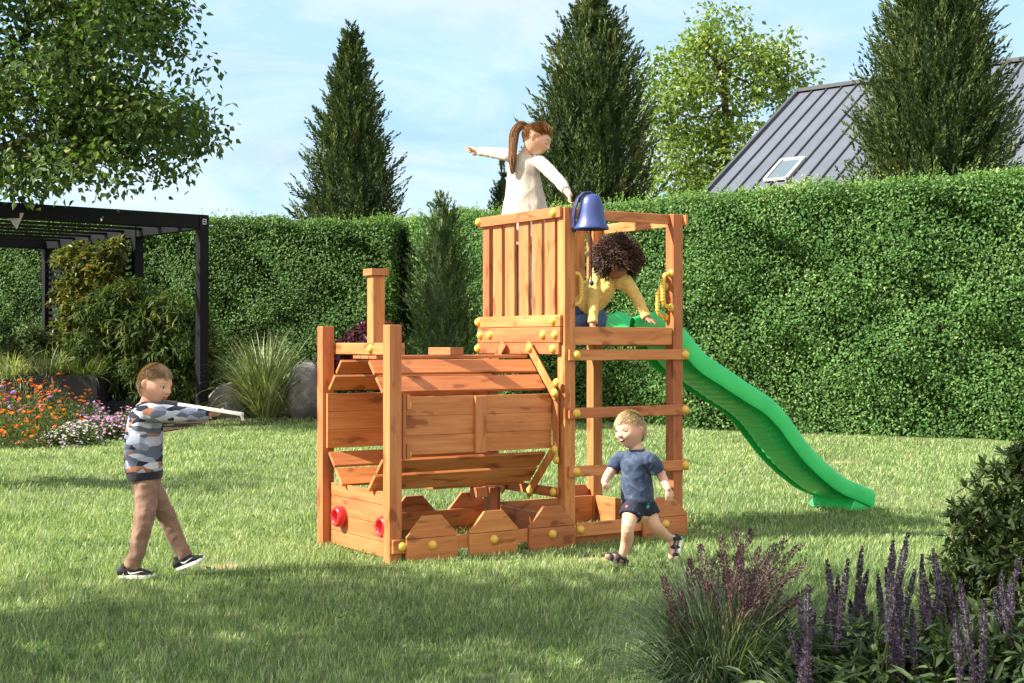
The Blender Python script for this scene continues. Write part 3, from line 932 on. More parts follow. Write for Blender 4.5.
def broad_tree(label, base, attract, mat, leaf, per, trunk_r, seed, twig_r=.4, limbs=None, name='broadleaf_tree'):
    """trunk and limbs grown towards crown clumps; leaves in a loose shell round every clump"""
    rs = np.random.default_rng(seed)
    root = empty(name, base); tag(root, label, 'tree')
    b0 = np.array(base, float)
    nodes = [np.array([0, 0, -.1])]; par = [-1]
    for l in (limbs or [[(0, 0, 1.5), (0, 0, 3)]]):
        p = 0
        for q in l:
            nodes.append(np.array(q, float)); par.append(p); p = len(nodes) - 1
    ends = []
    C = [np.array(a[:3], float) - b0 for a in attract]; Rr = [a[3] for a in attract]
    order = np.argsort([np.linalg.norm(c - nodes[-1]) for c in C])
    for oi in order:
        c = C[oi]
        d = [np.linalg.norm(c - q) + .35 * max(0, q[2] - c[2]) for q in nodes]
        j = int(np.argmin(d)); st = nodes[j]; L = np.linalg.norm(c - st)
        k = max(1, int(L / .55)); p = j
        for s in range(1, k + 1):
            t = s / k
            q = st * (1 - t) + c * t + rs.normal(size=3) * .07 * (1 - t) + np.array([0, 0, .12 * L * math.sin(PI * t) * .5])
            nodes.append(q); par.append(p); p = len(nodes) - 1
        ends.append((p, Rr[oi]))
    w = np.zeros(len(nodes))
    for e, _ in ends:
        p = e
        while p >= 0: w[p] += 1; p = par[p]
    mb = MB()
    wm = w.max()
    for i in range(1, len(nodes)):
        if w[i] == 0 and i > 8: continue
        r1 = max(.008, trunk_r * (max(w[i], .5) / wm) ** .62); r0 = max(r1, min(trunk_r, max(.008, trunk_r * (max(w[par[i]], .5) / wm) ** .62)) * .98)
        mb.tube([nodes[par[i]], nodes[i]], [r0, r1], 6, cap=True)
    mb.build('trunk', M_BARK, root)
    veg = Veg()
    for e, R in ends:
        n = int(per * R ** 2 / twig_r ** 2)
        # twigs inside the clump, leaves in little rosettes along them
        nt_ = max(3, n // 9)
        tips = nodes[e] + nrm(rs.normal(size=(nt_, 3))) * (R * rs.random((nt_, 1)) ** .5) * np.array([1, 1, .72])
        P = np.repeat(tips, 9, 0) + rs.normal(size=(nt_ * 9, 3)) * leaf * 1.15
        outw = nrm(P - nodes[e])
        Ax = nrm(outw * .6 + rs.normal(size=P.shape) * .6 + [0, 0, -.35]); N = nrm(rs.normal(size=P.shape) * .6 + [0, 0, 1] + outw * .3)
        rnd = np.clip(np.repeat(rs.random(nt_), 9) * .5 + rs.random(nt_ * 9) * .5, 0, 1)
        veg.leaves(P, Ax, N, leaf * rs.uniform(.7, 1.35, len(P)), leaf * rs.uniform(.55, .85, len(P)), .18, rnd, .1)
    veg.build('crown', mat, root)
    return root


def ell(px, py, rx, ry, Y, n, dY, R, rs):
    """clump centres inside an ellipse of the crown seen at depth Y"""
    out = []
    for _ in range(n):
        a = rs.uniform(0, 2 * PI); q = math.sqrt(rs.random())
        p = W(px + rx * q * math.cos(a), py + ry * q * math.sin(a), Y)
        p.y += rs.uniform(-dY, dY)
        out.append((p.x, p.y, p.z, R * rs.uniform(.75, 1.25)))
    return out


M_OAKL = mat_leaf('broad_leaf', [(0, (.030, .066, .018)), (.5, (.062, .112, .030)), (.85, (.12, .175, .046)), (1, (.24, .27, .075))], .5, .34, .3, 1.6, .3, 1.2)
M_LIGHTL = mat_leaf('light_leaf', [(0, (.060, .105, .018)), (.5, (.13, .20, .038)), (.85, (.23, .30, .065)), (1, (.38, .40, .13))], .42, .42, .5, 1.6, .3, 1.0)
rs = np.random.default_rng(21)
A = []
for (px, py, rx, ry, n) in ((50, 10, 85, 45, 16), (142, 14, 38, 32, 7), (40, 62, 55, 38, 9), (100, 70, 50, 40, 9), (158, 52, 22, 20, 3), (128, 112, 50, 28, 9), (172, 126, 32, 16, 6), (200, 122, 12, 6, 2), (112, 152, 40, 18, 5), (160, 152, 18, 6, 2), (118, 178, 24, 8, 2), (20, 172, 38, 18, 5), (60, 122, 30, 22, 3), (10, 118, 22, 30, 4), (-60, 60, 70, 120, 22), (-20, -70, 140, 60, 16), (140, -50, 60, 40, 6), (-190, 0, 70, 130, 10)):
    A += ell(px, py, rx, ry, 21.5, int(n * 1.7 + .5), 1.5, .40, rs)
LS = 21.5 / 17
lb = [[(.2, 0, 1.6), (.5, .1, 2.6), (1.2, .1, 3.0), (2.0, 0, 3.55), (2.7, -.1, 3.95), (3.4, -.1, 4.25), (4.0, -.1, 4.4)], [(.1, 0, 2.2), (.3, .1, 3.5), (.9, .2, 4.8), (1.6, .2, 5.6)], [(.5, .1, 2.4), (1.6, .3, 3.0), (2.6, .3, 3.0)]]
broad_tree('big broadleaf tree whose leafy boughs fill the upper left corner', (-7.7 * LS, 21.5, 0), A, M_OAKL, .118, 150, .17, 3, .46, [[(.05, 0, 1.5), (.15, 0, 3.0), (.6, 0, 3.75), (1.4, 0, 4.15), (2.3, 0, 4.4), (3.1, -.1, 4.65), (3.8, -.1, 4.85)], [(.15, 0, 2.6), (.3, .1, 4.8), (1.2, .2, 6.3), (2.2, .2, 7.4)]])
rs = np.random.default_rng(5)
A = []
for (px, py, rx, ry, n) in ((725, 38, 30, 20, 6), (700, 62, 35, 22, 8), (750, 66, 36, 22, 8), (665, 92, 26, 22, 5), (712, 105, 40, 26, 9), (770, 90, 28, 16, 5), (785, 78, 18, 14, 2), (672, 140, 28, 22, 6), (730, 140, 34, 24, 8), (690, 172, 36, 18, 8), (740, 178, 28, 18, 5), (655, 176, 16, 14, 3), (700, 205, 40, 20, 6)):
    A += ell(px, py, rx, ry, 42, int(n * 1.6), 1.6, .62, rs)
bx = X_at(722, 42)
broad_tree('bright green broadleaf tree left of the metal roof', (bx, 42, 0), A, M_LIGHTL, .16, 125, .13, 8, .66, [[(0, 0, 3), (.05, 0, 5), (.1, 0, 6.6), (.1, 0, 8.2), (.05, 0, 9.4)]])

# two garden trees beside the camera that throw the shade lying over the front of the lawn
rs = np.random.default_rng(11)
def blob(c, r, n, R):
    out = []
    for _ in range(n):
        d = rs.normal(size=3); d /= np.linalg.norm(d); d *= rs.random() ** .4
        out.append((c[0] + d[0] * r[0], c[1] + d[1] * r[1], c[2] + d[2] * r[2], R * rs.uniform(.8, 1.2)))
    return out
broad_tree('tree outside the left edge shading the front lawn', (-7.6, 5.6, 0), blob((-7.3, 4.75, 6.5), (2.6, 1.75, 3.4), 120, .62), M_OAKL, .16, 44, .2, 4, .62, [[(0, 0, 1.5), (.1, 0, 3), (.2, 0, 4.5)]])
broad_tree('tree outside the left edge shading a strip of mid lawn', (-10.2, 11.8, 0), blob((-9.4, 11.7, 5.6), (1.8, .95, 1.5), 18, .55), M_OAKL, .15, 32, .18, 6, .62, [[(0, 0, 1.5), (.1, 0, 3), (.2, 0, 4.5)]])

# ================================================================== house behind the hedge
M_ROOF, nt, b = new_mat('standing_seam_metal')
tc = nt.nodes.new('ShaderNodeTexCoord'); ns = tex_noise(nt, tc.outputs['Object'], .9, 4, .6)
r = ramp(nt, [(.3, (.078, .090, .118)), (.7, (.10, .113, .145))]); nt.links.new(ns.outputs['Fac'], r.inputs['Fac']); nt.links.new(r.outputs[0], b.inputs['Base Color'])
b.inputs['Roughness'].default_value = .6; b.inputs['Specular IOR Level'].default_value = .3
RL = Vector((7.35, 36, 7.75)); RDIR = Vector((.734, -.679, 0)); SLP = Vector((-.679, -.734, 0)); TAN = 2.77 / 3.9
house = empty('house', (RL.x, RL.y, 0)); tag(house, 'house with grey standing seam metal roof and one skylight behind the right hedge', 'house')
hz = lambda a, s, up=0: Vector((0, 0, RL.z)) + RDIR * a + SLP * s + Vector((0, 0, -TAN * abs(s))) + Vector((SLP.x * math.sin(math.atan(TAN)), SLP.y * math.sin(math.atan(TAN)), math.cos(math.atan(TAN)))) * up
RW, RS = 13.0, 5.6
mb = MB()
mb.add([hz(0, 0), hz(RW, 0), hz(RW, RS), hz(0, RS), hz(0, 0, -.16), hz(RW, 0, -.16), hz(RW, RS, -.16), hz(0, RS, -.16)], [(0, 1, 2, 3), (7, 6, 5, 4), (0, 4, 5, 1), (1, 5, 6, 2), (2, 6, 7, 3), (3, 7, 4, 0)])
bk = lambda a, s, up=0: Vector((0, 0, RL.z - .004)) + RDIR * a - SLP * s + Vector((0, 0, -TAN * s - up))
mb.add([bk(0, 0), bk(RW, 0), bk(RW, RS), bk(0, RS), bk(0, 0, .16), bk(RW, 0, .16), bk(RW, RS, .16), bk(0, RS, .16)], [(0, 1, 2, 3), (7, 6, 5, 4), (0, 4, 5, 1), (1, 5, 6, 2), (2, 6, 7, 3), (3, 7, 4, 0)])
roof = mb.build('roof', M_ROOF, house)
mb = MB()
for i in range(1, 31):
    mb.obox(hz(i * .42, .05, .022), hz(i * .42, RS, .022), .045, .022, (0, 0, 1))
mb.build('roof_seam', mat_plain('dark_seam', (.045, .047, .052), .5), roof)
mb = MB(); mb.obox(hz(-.05, 0, .03), hz(RW, 0, .03), .09, .22)
mb.obox(hz(-.03, 0, -.05), hz(-.03, RS, -.05), .26, .09)
mb.build('ridge_trim', mat_plain('dark_trim', (.05, .052, .06), .5), roof)
mb = MB()
wl = [(0.15, .5), (RW - .15, .5), (RW - .15, RS - .6), (.15, RS - .6)]
za = lambda s: RL.z - TAN * abs(s) - .2
gb = RDIR * .2
mb.add([gb + SLP * (RS - .6), gb - SLP * (RS - .6), gb - SLP * (RS - .6) + Vector((0, 0, za(RS - .6))), gb + Vector((0, 0, za(0))), gb + SLP * (RS - .6) + Vector((0, 0, za(RS - .6))),
        RDIR * (RW - .2) + SLP * (RS - .6), RDIR * (RW - .2) - SLP * (RS - .6), RDIR * (RW - .2) - SLP * (RS - .6) + Vector((0, 0, za(RS - .6))), RDIR * (RW - .2) + Vector((0, 0, za(0))), RDIR * (RW - .2) + SLP * (RS - .6) + Vector((0, 0, za(RS - .6)))],
       [(0, 1, 2, 3, 4), (9, 8, 7, 6, 5), (0, 4, 9, 5), (1, 6, 7, 2)])
mb.build('wall', mat_plain('render_wall', (.55, .53, .50), .85, 0, .2, .06, 3), house)
# skylight
def sk(px, py):
    """point of the photograph on the roof plane"""
    o = Vector((0, 0, EYE)); d = Vector(((px - 512) / F_PX, 1, (Y_HOR - py) / F_PX))
    n = RDIR.cross(SLP + Vector((0, 0, -TAN))).normalized(); p0 = RL
    t = (p0 - o).dot(n) / d.dot(n); p = o + d * t - Vector((RL.x, RL.y, 0))
    q = p - Vector((0, 0, RL.z)); return q.dot(RDIR), q.dot(SLP)
a0, s0 = sk(783, 162); a1, s1 = sk(806, 159); _, s2 = sk(771, 182)
sf_ = MB(); t_ = .07
for A_, B_ in (((a0, s0), (a1, s0)), ((a0, s2), (a1, s2)), ((a0, s0), (a0, s2)), ((a1, s0), (a1, s2))):
    sf_.obox(hz(*A_, .06), hz(*B_, .06), .065, .08)
swin = sf_.build('skylight', mat_plain('skylight_frame', (.36, .37, .39), .5), roof)
gl = MB(); gl.add([hz(a0, s0, .07), hz(a1, s0, .07), hz(a1, s2, .07), hz(a0, s2, .07)], [(0, 1, 2, 3)])
mg, nt, b = new_mat('skylight_glass'); b.inputs['Base Color'].default_value = (.10, .13, .15, 1); b.inputs['Roughness'].default_value = .06; b.inputs['Specular IOR Level'].default_value = .9
gl.build('skylight_pane', mg, swin)

# ================================================================== pergola
R1 = Vector((-5.34, 24.3, 0)); FD = Vector((-.767, -.641, 0)); BD = Vector((-.641, .767, 0))      # along the front, along the depth
PH, PL_, PF = 3.533, 6.88, 4.6
per = empty('pergola', R1); tag(per, 'black metal pergola with louvred roof and slatted side screen', 'pergola')
def ob(name, p0, p1, w, t, up=(0, 0, 1), parent=per, mat=M_DARKM, bv=.006):
    return MB().obox(p0, p1, w, t, up).build(name, mat, parent, bv)
mid = .37 * PL_ * 1.0
for p in (FD * 0, BD * PL_, FD * PF, FD * PF + BD * PL_, BD * 2.55):
    MB().obox(p + Vector((0, 0, 0)), p + Vector((0, 0, PH - .002)), .17, .17, FD).build('post', M_DARKM, per, .006)
MB().obox(BD * 3.25, BD * 3.25 + Vector((0, 0, PH - .25)), .12, .12, FD).build('post', M_DARKM, per, .006)
zt = Vector((0, 0, PH - .12))
ob('beam', FD * -.088 + zt, FD * PF + zt, .24, .13)
ob('beam', FD * -.088 + BD * PL_ + zt, FD * PF + BD * PL_ + zt, .24, .13)
ob('beam', BD * .066 + zt, BD * (PL_ - .066) + zt, .24, .13)
ob('beam', FD * PF + BD * .066 + zt, FD * PF + BD * (PL_ - .066) + zt, .24, .13)
mb = MB()
for i in range(1, 9):
    p = BD * (i * PL_ / 9) + Vector((0, 0, PH - .10))
    mb.obox(p + FD * .07, p + FD * (PF - .07), .02, .14, (0, .18, 1))
mb.build('roof_louvre', M_DARKM, per)
mb = MB()
for i in range(26):
    z = .25 + i * .122
    mb.obox(BD * 2.64 + Vector((0, 0, z)), BD * (PL_ - .09) + Vector((0, 0, z)), .055, .03)
mb.build('slat_screen', M_DARKM, per)
# pale corner bracket and the small white maker's mark on the corner
mb = MB(); c = FD * 3.05 + Vector((0, 0, PH - .245)) - BD * .072
pp = W(5, 213, 22.2) - R1; pq = W(24, 213, 22.2) - R1; pr = W(17, 229, 22.2) - R1
mb.prism([(0, 0), ((pq - pp).length, 0), ((pr - pp).dot((pq - pp).normalized()), pr.z - pp.z)], pp, (pq - pp).normalized(), (0, 0, 1), BD, .02)
mb.build('corner_bracket', mat_plain('pale_bracket', (.42, .43, .44), .5), per)
mk = MB(); e0 = -BD * .0855 + FD * .0 + Vector((0, 0, PH - .12))
for (x0, x1, z0, z1) in ((-.04, .04, .062, .078), (-.04, .04, -.008, .008), (-.04, .04, -.078, -.062), (-.056, -.04, -.078, .078), (.04, .056, -.07, -.004), (.04, .056, .004, .07)):
    x0, x1, z0, z1 = x0 * .6, x1 * .6, z0 * .6, z1 * .6
    mk.prism([(x0, z0), (x1, z0), (x1, z1), (x0, z1)], e0 - BD * .003 - FD * -.0, -FD, (0, 0, 1), BD, .003)
mk.build('corner_emblem', M_WHITE, per)

# planters, edging and boulders
def rock(label, c, r, seed):
    rs = np.random.default_rng(seed)
    bm = bmesh.new(); bmesh.ops.create_icosphere(bm, subdivisions=4, radius=1)
    pl = [Vector(rs.normal(size=3)).normalized() for _ in range(16)]; dd = rs.uniform(.72, .95, 16)
    for v in bm.verts:
        p = v.co.copy()
        for q, d in zip(pl, dd):
            e = p.dot(q) - d
            if e > 0: p -= q * e * .85
        p += p.normalized() * (.06 * noise.noise(p * 2.2 + Vector((seed, 0, 0))) + .03 * noise.noise(p * 7))
        v.co = Vector((p.x * r[0], p.y * r[1], p.z * r[2]))
    me = bpy.data.meshes.new('boulder'); bm.to_mesh(me); bm.free()
    for p in me.polygons: p.use_smooth = True
    me.materials.append(M_ROCK); o = link(bpy.data.objects.new('boulder', me)); o.location = c
    tag(o, label, 'boulder'); return o


M_ROCK, nt, b = new_mat('grey_stone')
tc = nt.nodes.new('ShaderNodeTexCoord'); n1 = tex_noise(nt, tc.outputs['Object'], 5, 6, .7); n2 = tex_noise(nt, tc.outputs['Object'], 38, 3)
r = ramp(nt, [(.3, (.10, .10, .10)), (.55, (.23, .22, .205)), (.75, (.40, .37, .33))]); nt.links.new(n1.outputs['Fac'], r.inputs['Fac'])
nt.links.new(mix_rgb(nt, r.outputs[0], (.05, .05, .05), mathn(nt, 'MULTIPLY', n2.outputs['Fac'], .5)), b.inputs['Base Color']); b.inputs['Roughness'].default_value = .9
bump(nt, b, n1.outputs['Fac'], .8, .05)
rock('low rounded grey boulder left of the pale grass clump', (X_at(228, 24.7), 24.7, .22), (.47, .45, .46), 3)
rock('taller grey boulder between the grass clump and the wooden post', (X_at(305, 24.6), 24.6, .42), (.30, .42, .66), 9)

plt = empty('planter_box', (-8.1, 24.6, 0)); tag(plt, 'long dark planter box standing under the pergola', 'planter')
M_PLANT = mat_plain('charcoal_panel', (.022, .024, .03), .55, 0, .4, .2, 4)
pr_ = X_at(97, 24.3) + 8.1
mb = MB()
mb.box(-3.2, pr_, -.3, -.27, 0, .775).box(-3.2, pr_, .5, .53, 0, .775).box(pr_ - .03, pr_, -.268, .498, 0, .775).box(-3.2, -3.17, -.268, .498, 0, .775)
mb.build('panel', M_PLANT, plt, .004)
MB().box(-3.165, pr_ - .035, -.265, .495, .55, .70).build('soil', mat_plain('dark_soil', (.03, .022, .016), .95, 0, .1, .4, 20), plt)
lw = MB().box(X_at(98, 25), X_at(232, 25), 24.95, 25.1, 0, .30).build('low_wall', M_PLANT, None, .005)
tag(lw, 'low charcoal garden wall under the bamboo shrub', 'wall')
ed = MB().box(X_at(96, 24), X_at(128, 24), 23.9, 24.2, 0, .09).build('stone_edging', mat_plain('pale_stone', (.42, .39, .36), .85, 0, .2, .12, 12, .3), None, .01)
tag(ed, 'pale stone edging strip behind the pink flowers', 'edging')
bed = MB(); bed.add([(-9.4, 17.0, .012), (-6.9, 17.0, .012), (-5.7, 18.4, .012), (-5.0, 22, .012), (-1.8, 24.9, .012), (3.0, 23.0, .012), (8.8, 18.2, .012), (12, 19, .012), (4, 25, .012), (-3, 33, .012), (-16, 33.5, .012), (-14, 20, .012)], [tuple(range(12))])
tag(bed.build('planting_bed', mat_plain('bark_mulch', (.045, .032, .022), .95, 0, .1, .5, 16, .6)), kind='structure')
# ================================================================== plants in the beds
M_PAMPAS = mat_leaf('striped_grass', [(0, (.08, .13, .035)), (.45, (.20, .26, .09)), (.75, (.42, .45, .23)), (1, (.62, .62, .40))], .5, .3, .35, 1.4)
M_BAMBOO = mat_leaf('bamboo_leaf', [(0, (.028, .052, .013)), (.5, (.055, .090, .022)), (.85, (.11, .14, .035)), (1, (.22, .22, .06))], .6, .32, .18, 1.5, .3, 1.5)
M_CLIMB = mat_leaf('climber_leaf', [(0, (.045, .075, .016)), (.5, (.10, .12, .028)), (.8, (.20, .18, .04)), (1, (.30, .17, .07))], .45, .3, .4, 1.5, .4, 2)
M_BUSH = mat_leaf('small_bush_leaf', [(0, (.025, .045, .014)), (.6, (.05, .08, .024)), (1, (.11, .13, .05))], .5, .25, .35)
M_STEM = mat_plain('green_stem', (.07, .10, .03), .7, 0, .3, .2, 20)


def strap_clump(name, label, cat, loc, n, L, lean, droop, mat, wd, spread=.12, seg=6, group=None, rnd=None):
    root = empty(name, loc); tag(root, label, cat, group, 'thing')
    a = RNG.uniform(0, 2 * PI, n); r = RNG.random(n) ** .5 * spread
    P = np.stack([np.cos(a) * r, np.sin(a) * r, np.zeros(n)], 1)
    a2 = a + RNG.normal(size=n) * .5; th = np.abs(RNG.normal(size=n)) * lean
    D = np.stack([np.cos(a2) * np.sin(th), np.sin(a2) * np.sin(th), np.cos(th)], 1)
    v = Veg().straps(P, D, RNG.uniform(.6, 1.05, n) * L, RNG.uniform(.7, 1.3, n) * wd, droop * RNG.uniform(.4, 1.4, n), seg, rnd)
    v.build('foliage', mat, root)
    return root, v


strap_clump('grass_clump', 'pale striped ornamental grass clump between the two boulders', 'grass clump', (X_at(264, 24.6), 24.6, 0), 1100, 1.75, .42, .95, M_PAMPAS, .022, .2)
for px, yy, L_ in ((12, 24.5, .75), (48, 24.7, .70), (84, 24.6, .55)):
    strap_clump('planter_grass', 'arching green grass tuft growing in the dark planter box', 'grass clump', (X_at(px, yy), yy, .70), 420, L_, .6, 1.2, M_BAMBOO if px > 60 else M_PAMPAS, .018, .3, 6, 'grass tufts in the planter')


def leafy_shrub(name, label, cat, loc, blobs, mat, ll, lw, n, hang=.5, shell=.45, group=None, stems=5, six=False, clus=7):
    """blobs: (dx, dy, z, r) ; leaves in tufts at twig ends"""
    root = empty(name, loc); tag(root, label, cat, group)
    veg = Veg(); st = MB()
    tot = sum(b[3] ** 2 for b in blobs)
    for bx_, by_, bz_, r in blobs:
        k = max(4, int(n * r * r / tot / clus))
        d = rand_dir(k); d[:, 2] = np.abs(d[:, 2]) * 1.1 - .25; d = nrm(d)
        tips = np.array([bx_, by_, bz_]) + d * r * (RNG.random((k, 1)) ** shell)
        tips[:, 2] = np.maximum(tips[:, 2], .03)
        P = np.repeat(tips, clus, 0); dd = np.repeat(d, clus, 0)
        A = nrm(dd * .55 + rand_dir(k * clus) * .85 + np.array([0, 0, -hang + .25]))
        N = nrm(np.array([0, 0, 1.0]) + rand_dir(k * clus) * .5 + dd * .3)
        rnd = np.clip(np.repeat(RNG.random(k), clus) * .6 + RNG.random(k * clus) * .4, 0, 1)
        (veg.leaves6 if six else veg.leaves)(P, A, N, ll * RNG.uniform(.65, 1.25, k * clus), lw * RNG.uniform(.75, 1.2, k * clus), .12, rnd, .15 + .2 * hang)
        for j in range(0, k, max(1, k // stems)):
            t = Vector(tips[j]); b_ = Vector((bx_ * .35 + .05 * math.sin(j), by_ * .35 + .05 * math.cos(j), 0))
            st.tube([b_, b_.lerp(t, .5) + Vector((0, 0, .06)), t], [.010, .007, .004], 5)
    veg.build('foliage', mat, root); st.build('stems', M_BARK, root)
    return root


Yb = 25.2
leafy_shrub('bamboo_shrub', 'tall bamboo-like shrub with lance leaves inside the right end of the pergola', 'shrub', (X_at(165, Yb), Yb, 0), [(-.1, 0, .6, .75), (.45, 0, .5, .6), (-.5, .1, .7, .65), (.25, 0, 1.15, .7), (-.3, .1, 1.45, .6), (.45, .1, 1.55, .45), (0, .2, 1.85, .45), (-.6, .2, 1.4, .5), (.6, -.1, 1.0, .4)], M_BAMBOO, .22, .035, 9000, .75, .5, None, 5, True)
Yb = 25.6
leafy_shrub('bamboo_shrub', 'bamboo-like shrub with reddish young leaves left of the taller bamboo', 'shrub', (X_at(112, Yb), Yb, 0), [(0, 0, .6, .75), (-.3, 0, 1.2, .6), (.3, 0, 1.5, .6), (-.1, .1, 1.9, .55), (.35, .1, 2.1, .45), (-.45, .1, .7, .5)], M_BAMBOO, .20, .036, 7000, .7, .5, None, 5, True)
Yb = 26.4
leafy_shrub('climbing_plant', 'yellow-green climber covering the slatted pergola screen', 'climber', (X_at(92, Yb), Yb, 0), [(-.5, .5, 1.3, .55), (-.1, .2, 1.8, .55), (-.45, .5, 2.2, .5), (0, .2, 2.6, .5), (-.4, .5, 2.85, .45), (.35, -.2, 2.5, .4), (.3, -.1, 2.9, .3), (.1, .2, 1.1, .6), (.5, -.3, 3.05, .25), (-.75, .7, 2.9, .25)], M_CLIMB, .14, .085, 6500, .6, .5)
leafy_shrub('round_bush', 'round brownish bush standing in the planter, left of the slat screen', 'bush', (X_at(48, 26), 25.0, .65), [(0, 0, .45, .42), (.2, .1, .62, .3), (-.25, 0, .5, .33), (.05, 0, .8, .22)], M_BUSH, .06, .04, 4500, .1)
leafy_shrub('round_bush', 'lower dark bush at the far left end of the planter', 'bush', (X_at(8, 25), 25.0, .6), [(0, 0, .4, .36), (-.3, .1, .5, .35)], M_BUSH, .06, .04, 2500, .1)
leafy_shrub('purple_shrub', 'purple-leaved shrub behind the chimney of the wooden train', 'shrub', (X_at(372, 24.6), 24.6, 0), [(0, 0, .7, .55), (-.3, 0, .95, .45), (.3, 0, .95, .42), (-.1, 0, 1.35, .38), (.2, .1, 1.4, .34), (-.35, .1, 1.2, .3)], mat_leaf('purple_leaf', [(0, (.045, .010, .022)), (.5, (.11, .025, .05)), (.85, (.20, .06, .09)), (1, (.42, .26, .28))], .4, .25, .5, 1.2), .10, .065, 5200, .2)
leafy_shrub('low_ground_shrub', 'low dark shrub under the hedge, seen under the train boiler', 'shrub', (X_at(352, 25.4), 25.4, 0), [(-.2, 0, .3, .35), (.3, 0, .3, .35)], M_BUSH, .08, .05, 2000, .2)

# ---- flower bed on the left
M_FLEAF = mat_leaf('flower_foliage', [(0, (.030, .060, .012)), (.6, (.065, .11, .026)), (1, (.12, .17, .05))], .5, .3, .35)
def petal_mat(name, stops): return mat_leaf(name, stops, .5, .25, .3, 1.15)
M_ORANGE = petal_mat('orange_petals', [(0, (.46, .05, .004)), (.5, (.62, .13, .005)), (.85, (.68, .21, .008)), (1, (.70, .31, .02))])
M_PINK = petal_mat('pink_petals', [(0, (.36, .11, .38)), (.4, (.48, .19, .48)), (.7, (.55, .32, .52)), (1, (.66, .54, .60))])
M_WHITEP = petal_mat('whitish_petals', [(0, (.42, .36, .38)), (.6, (.60, .55, .56)), (1, (.70, .62, .66))])
M_VIOLET = petal_mat('violet_petals', [(0, (.30, .14, .52)), (.6, (.46, .28, .66)), (1, (.70, .52, .72))])
M_EYE = mat_plain('flower_centre', (.42, .13, .012), .7)


def flower_plant(label, loc, R, H, n_leaf, n_fl, mat, fr, double=True, group=None, name='flower_plant', petals=8):
    root = empty(name, loc); tag(root, label, 'flowers', group)
    veg = Veg(); d = rand_dir(n_leaf); d[:, 2] = np.abs(d[:, 2]); q = RNG.random((n_leaf, 1)) ** .4
    P = d * q * [R, R, H * .82]
    veg.leaves(P, nrm(d + rand_dir(n_leaf) * .8), nrm(rand_dir(n_leaf) * .6 + [0, 0, 1]), .075 * RNG.uniform(.6, 1.2, n_leaf), .022, .1, None, .2)
    veg.build('foliage', M_FLEAF, root)
    d = rand_dir(n_fl); d[:, 2] = np.abs(d[:, 2]) * 1.15 + .03; d = nrm(d)
    C = d * [R, R, H] * RNG.uniform(.86, 1.1, (n_fl, 1))
    st = MB()
    for j in range(0, n_fl, 2):
        c = Vector(C[j]); st.tube([c * .25, c * .7 + Vector((0, 0, .02)), c], [.004, .003, .003], 4)
    st.build('stems', M_STEM, root)
    fl = Veg(); ax = nrm(d * .7 + [0, -.2, .75] + RNG.normal(size=(n_fl, 3)) * .25)
    col = RNG.random(n_fl)
    for ring, (rr, tilt) in enumerate(((1.0, .12), (.66, .5)) if double else ((1.0, .2),)):
        k = petals
        a = np.tile(np.arange(k) * 2 * PI / k + ring * .4, n_fl)
        s = nrm(np.cross(ax, [1, .2, .1])); t = np.cross(ax, s)
        o = np.repeat(s, k, 0) * np.cos(a)[:, None] + np.repeat(t, k, 0) * np.sin(a)[:, None]
        axk = np.repeat(ax, k, 0)
        sz = np.repeat(RNG.uniform(.75, 1.2, n_fl), k) * fr * rr
        fl.leaves(np.repeat(C, k, 0) + axk * .004 * ring, nrm(o + axk * tilt), axk, sz, sz * .78, .1, np.clip(np.repeat(col, k) + RNG.normal(size=n_fl * k) * .12, 0, 1), .12)
    fl.build('blossoms', mat, root)
    return root


GO = 'orange flower clumps of the left bed'
LO = 'leafy clump of orange daisy-like flowers in the left bed'
rs = np.random.default_rng(31)
for (px, py, R, H, nf) in ((-20, 447, .42, .60, 50), (14, 449, .40, .52, 48), (48, 443, .40, .55, 48), (2, 438, .42, .74, 52), (36, 434, .42, .70, 54), (72, 434, .36, .56, 38), (20, 427, .40, .76, 44), (54, 425, .40, .78, 48), (86, 427, .30, .58, 26), (-12, 428, .40, .72, 36)):
    yy = 1861 / (py - Y_HOR)
    flower_plant(LO, (X_at(px, yy), yy, 0), R, H, 520, nf, M_ORANGE, .034, True, GO)
for (px, py, lab, mt) in ((6, 436, 'violet and white flowers rising among the orange ones at the left edge', M_VIOLET), (34, 440, 'few pale pink flowers mixed into the orange clumps', M_PINK)):
    yy = 1861 / (py - Y_HOR)
    flower_plant(lab, (X_at(px, yy), yy, 0), .40, .72 if px < 20 else .62, 160, 16 if px < 20 else 9, mt, .046, True)
GP = 'low pink and white cushions edging the bed'
for (px, py, R, H, nf, mt, lab) in ((62, 447, .28, .26, 150, M_WHITEP, 'low cushion of tiny whitish flowers on the lawn edge'), (80, 446, .32, .32, 190, M_WHITEP, 'low cushion of tiny whitish flowers on the lawn edge'), (98, 440, .36, .36, 220, M_PINK, 'low cushion of tiny pink flowers beside the boy in the sweatshirt'), (116, 440, .32, .34, 200, M_PINK, 'low cushion of tiny pink flowers beside the boy in the sweatshirt'), (92, 433, .32, .46, 170, M_VIOLET, 'low cushion of tiny lilac flowers in front of the stone edging'), (128, 434, .28, .38, 150, M_PINK, 'low cushion of tiny pink flowers beside the boy in the sweatshirt')):
    yy = 1861 / (py - Y_HOR)
    flower_plant(lab, (X_at(px, yy), yy, 0), R, H, 500, nf, mt, .020, False, GP, 'flower_cushion', 5)

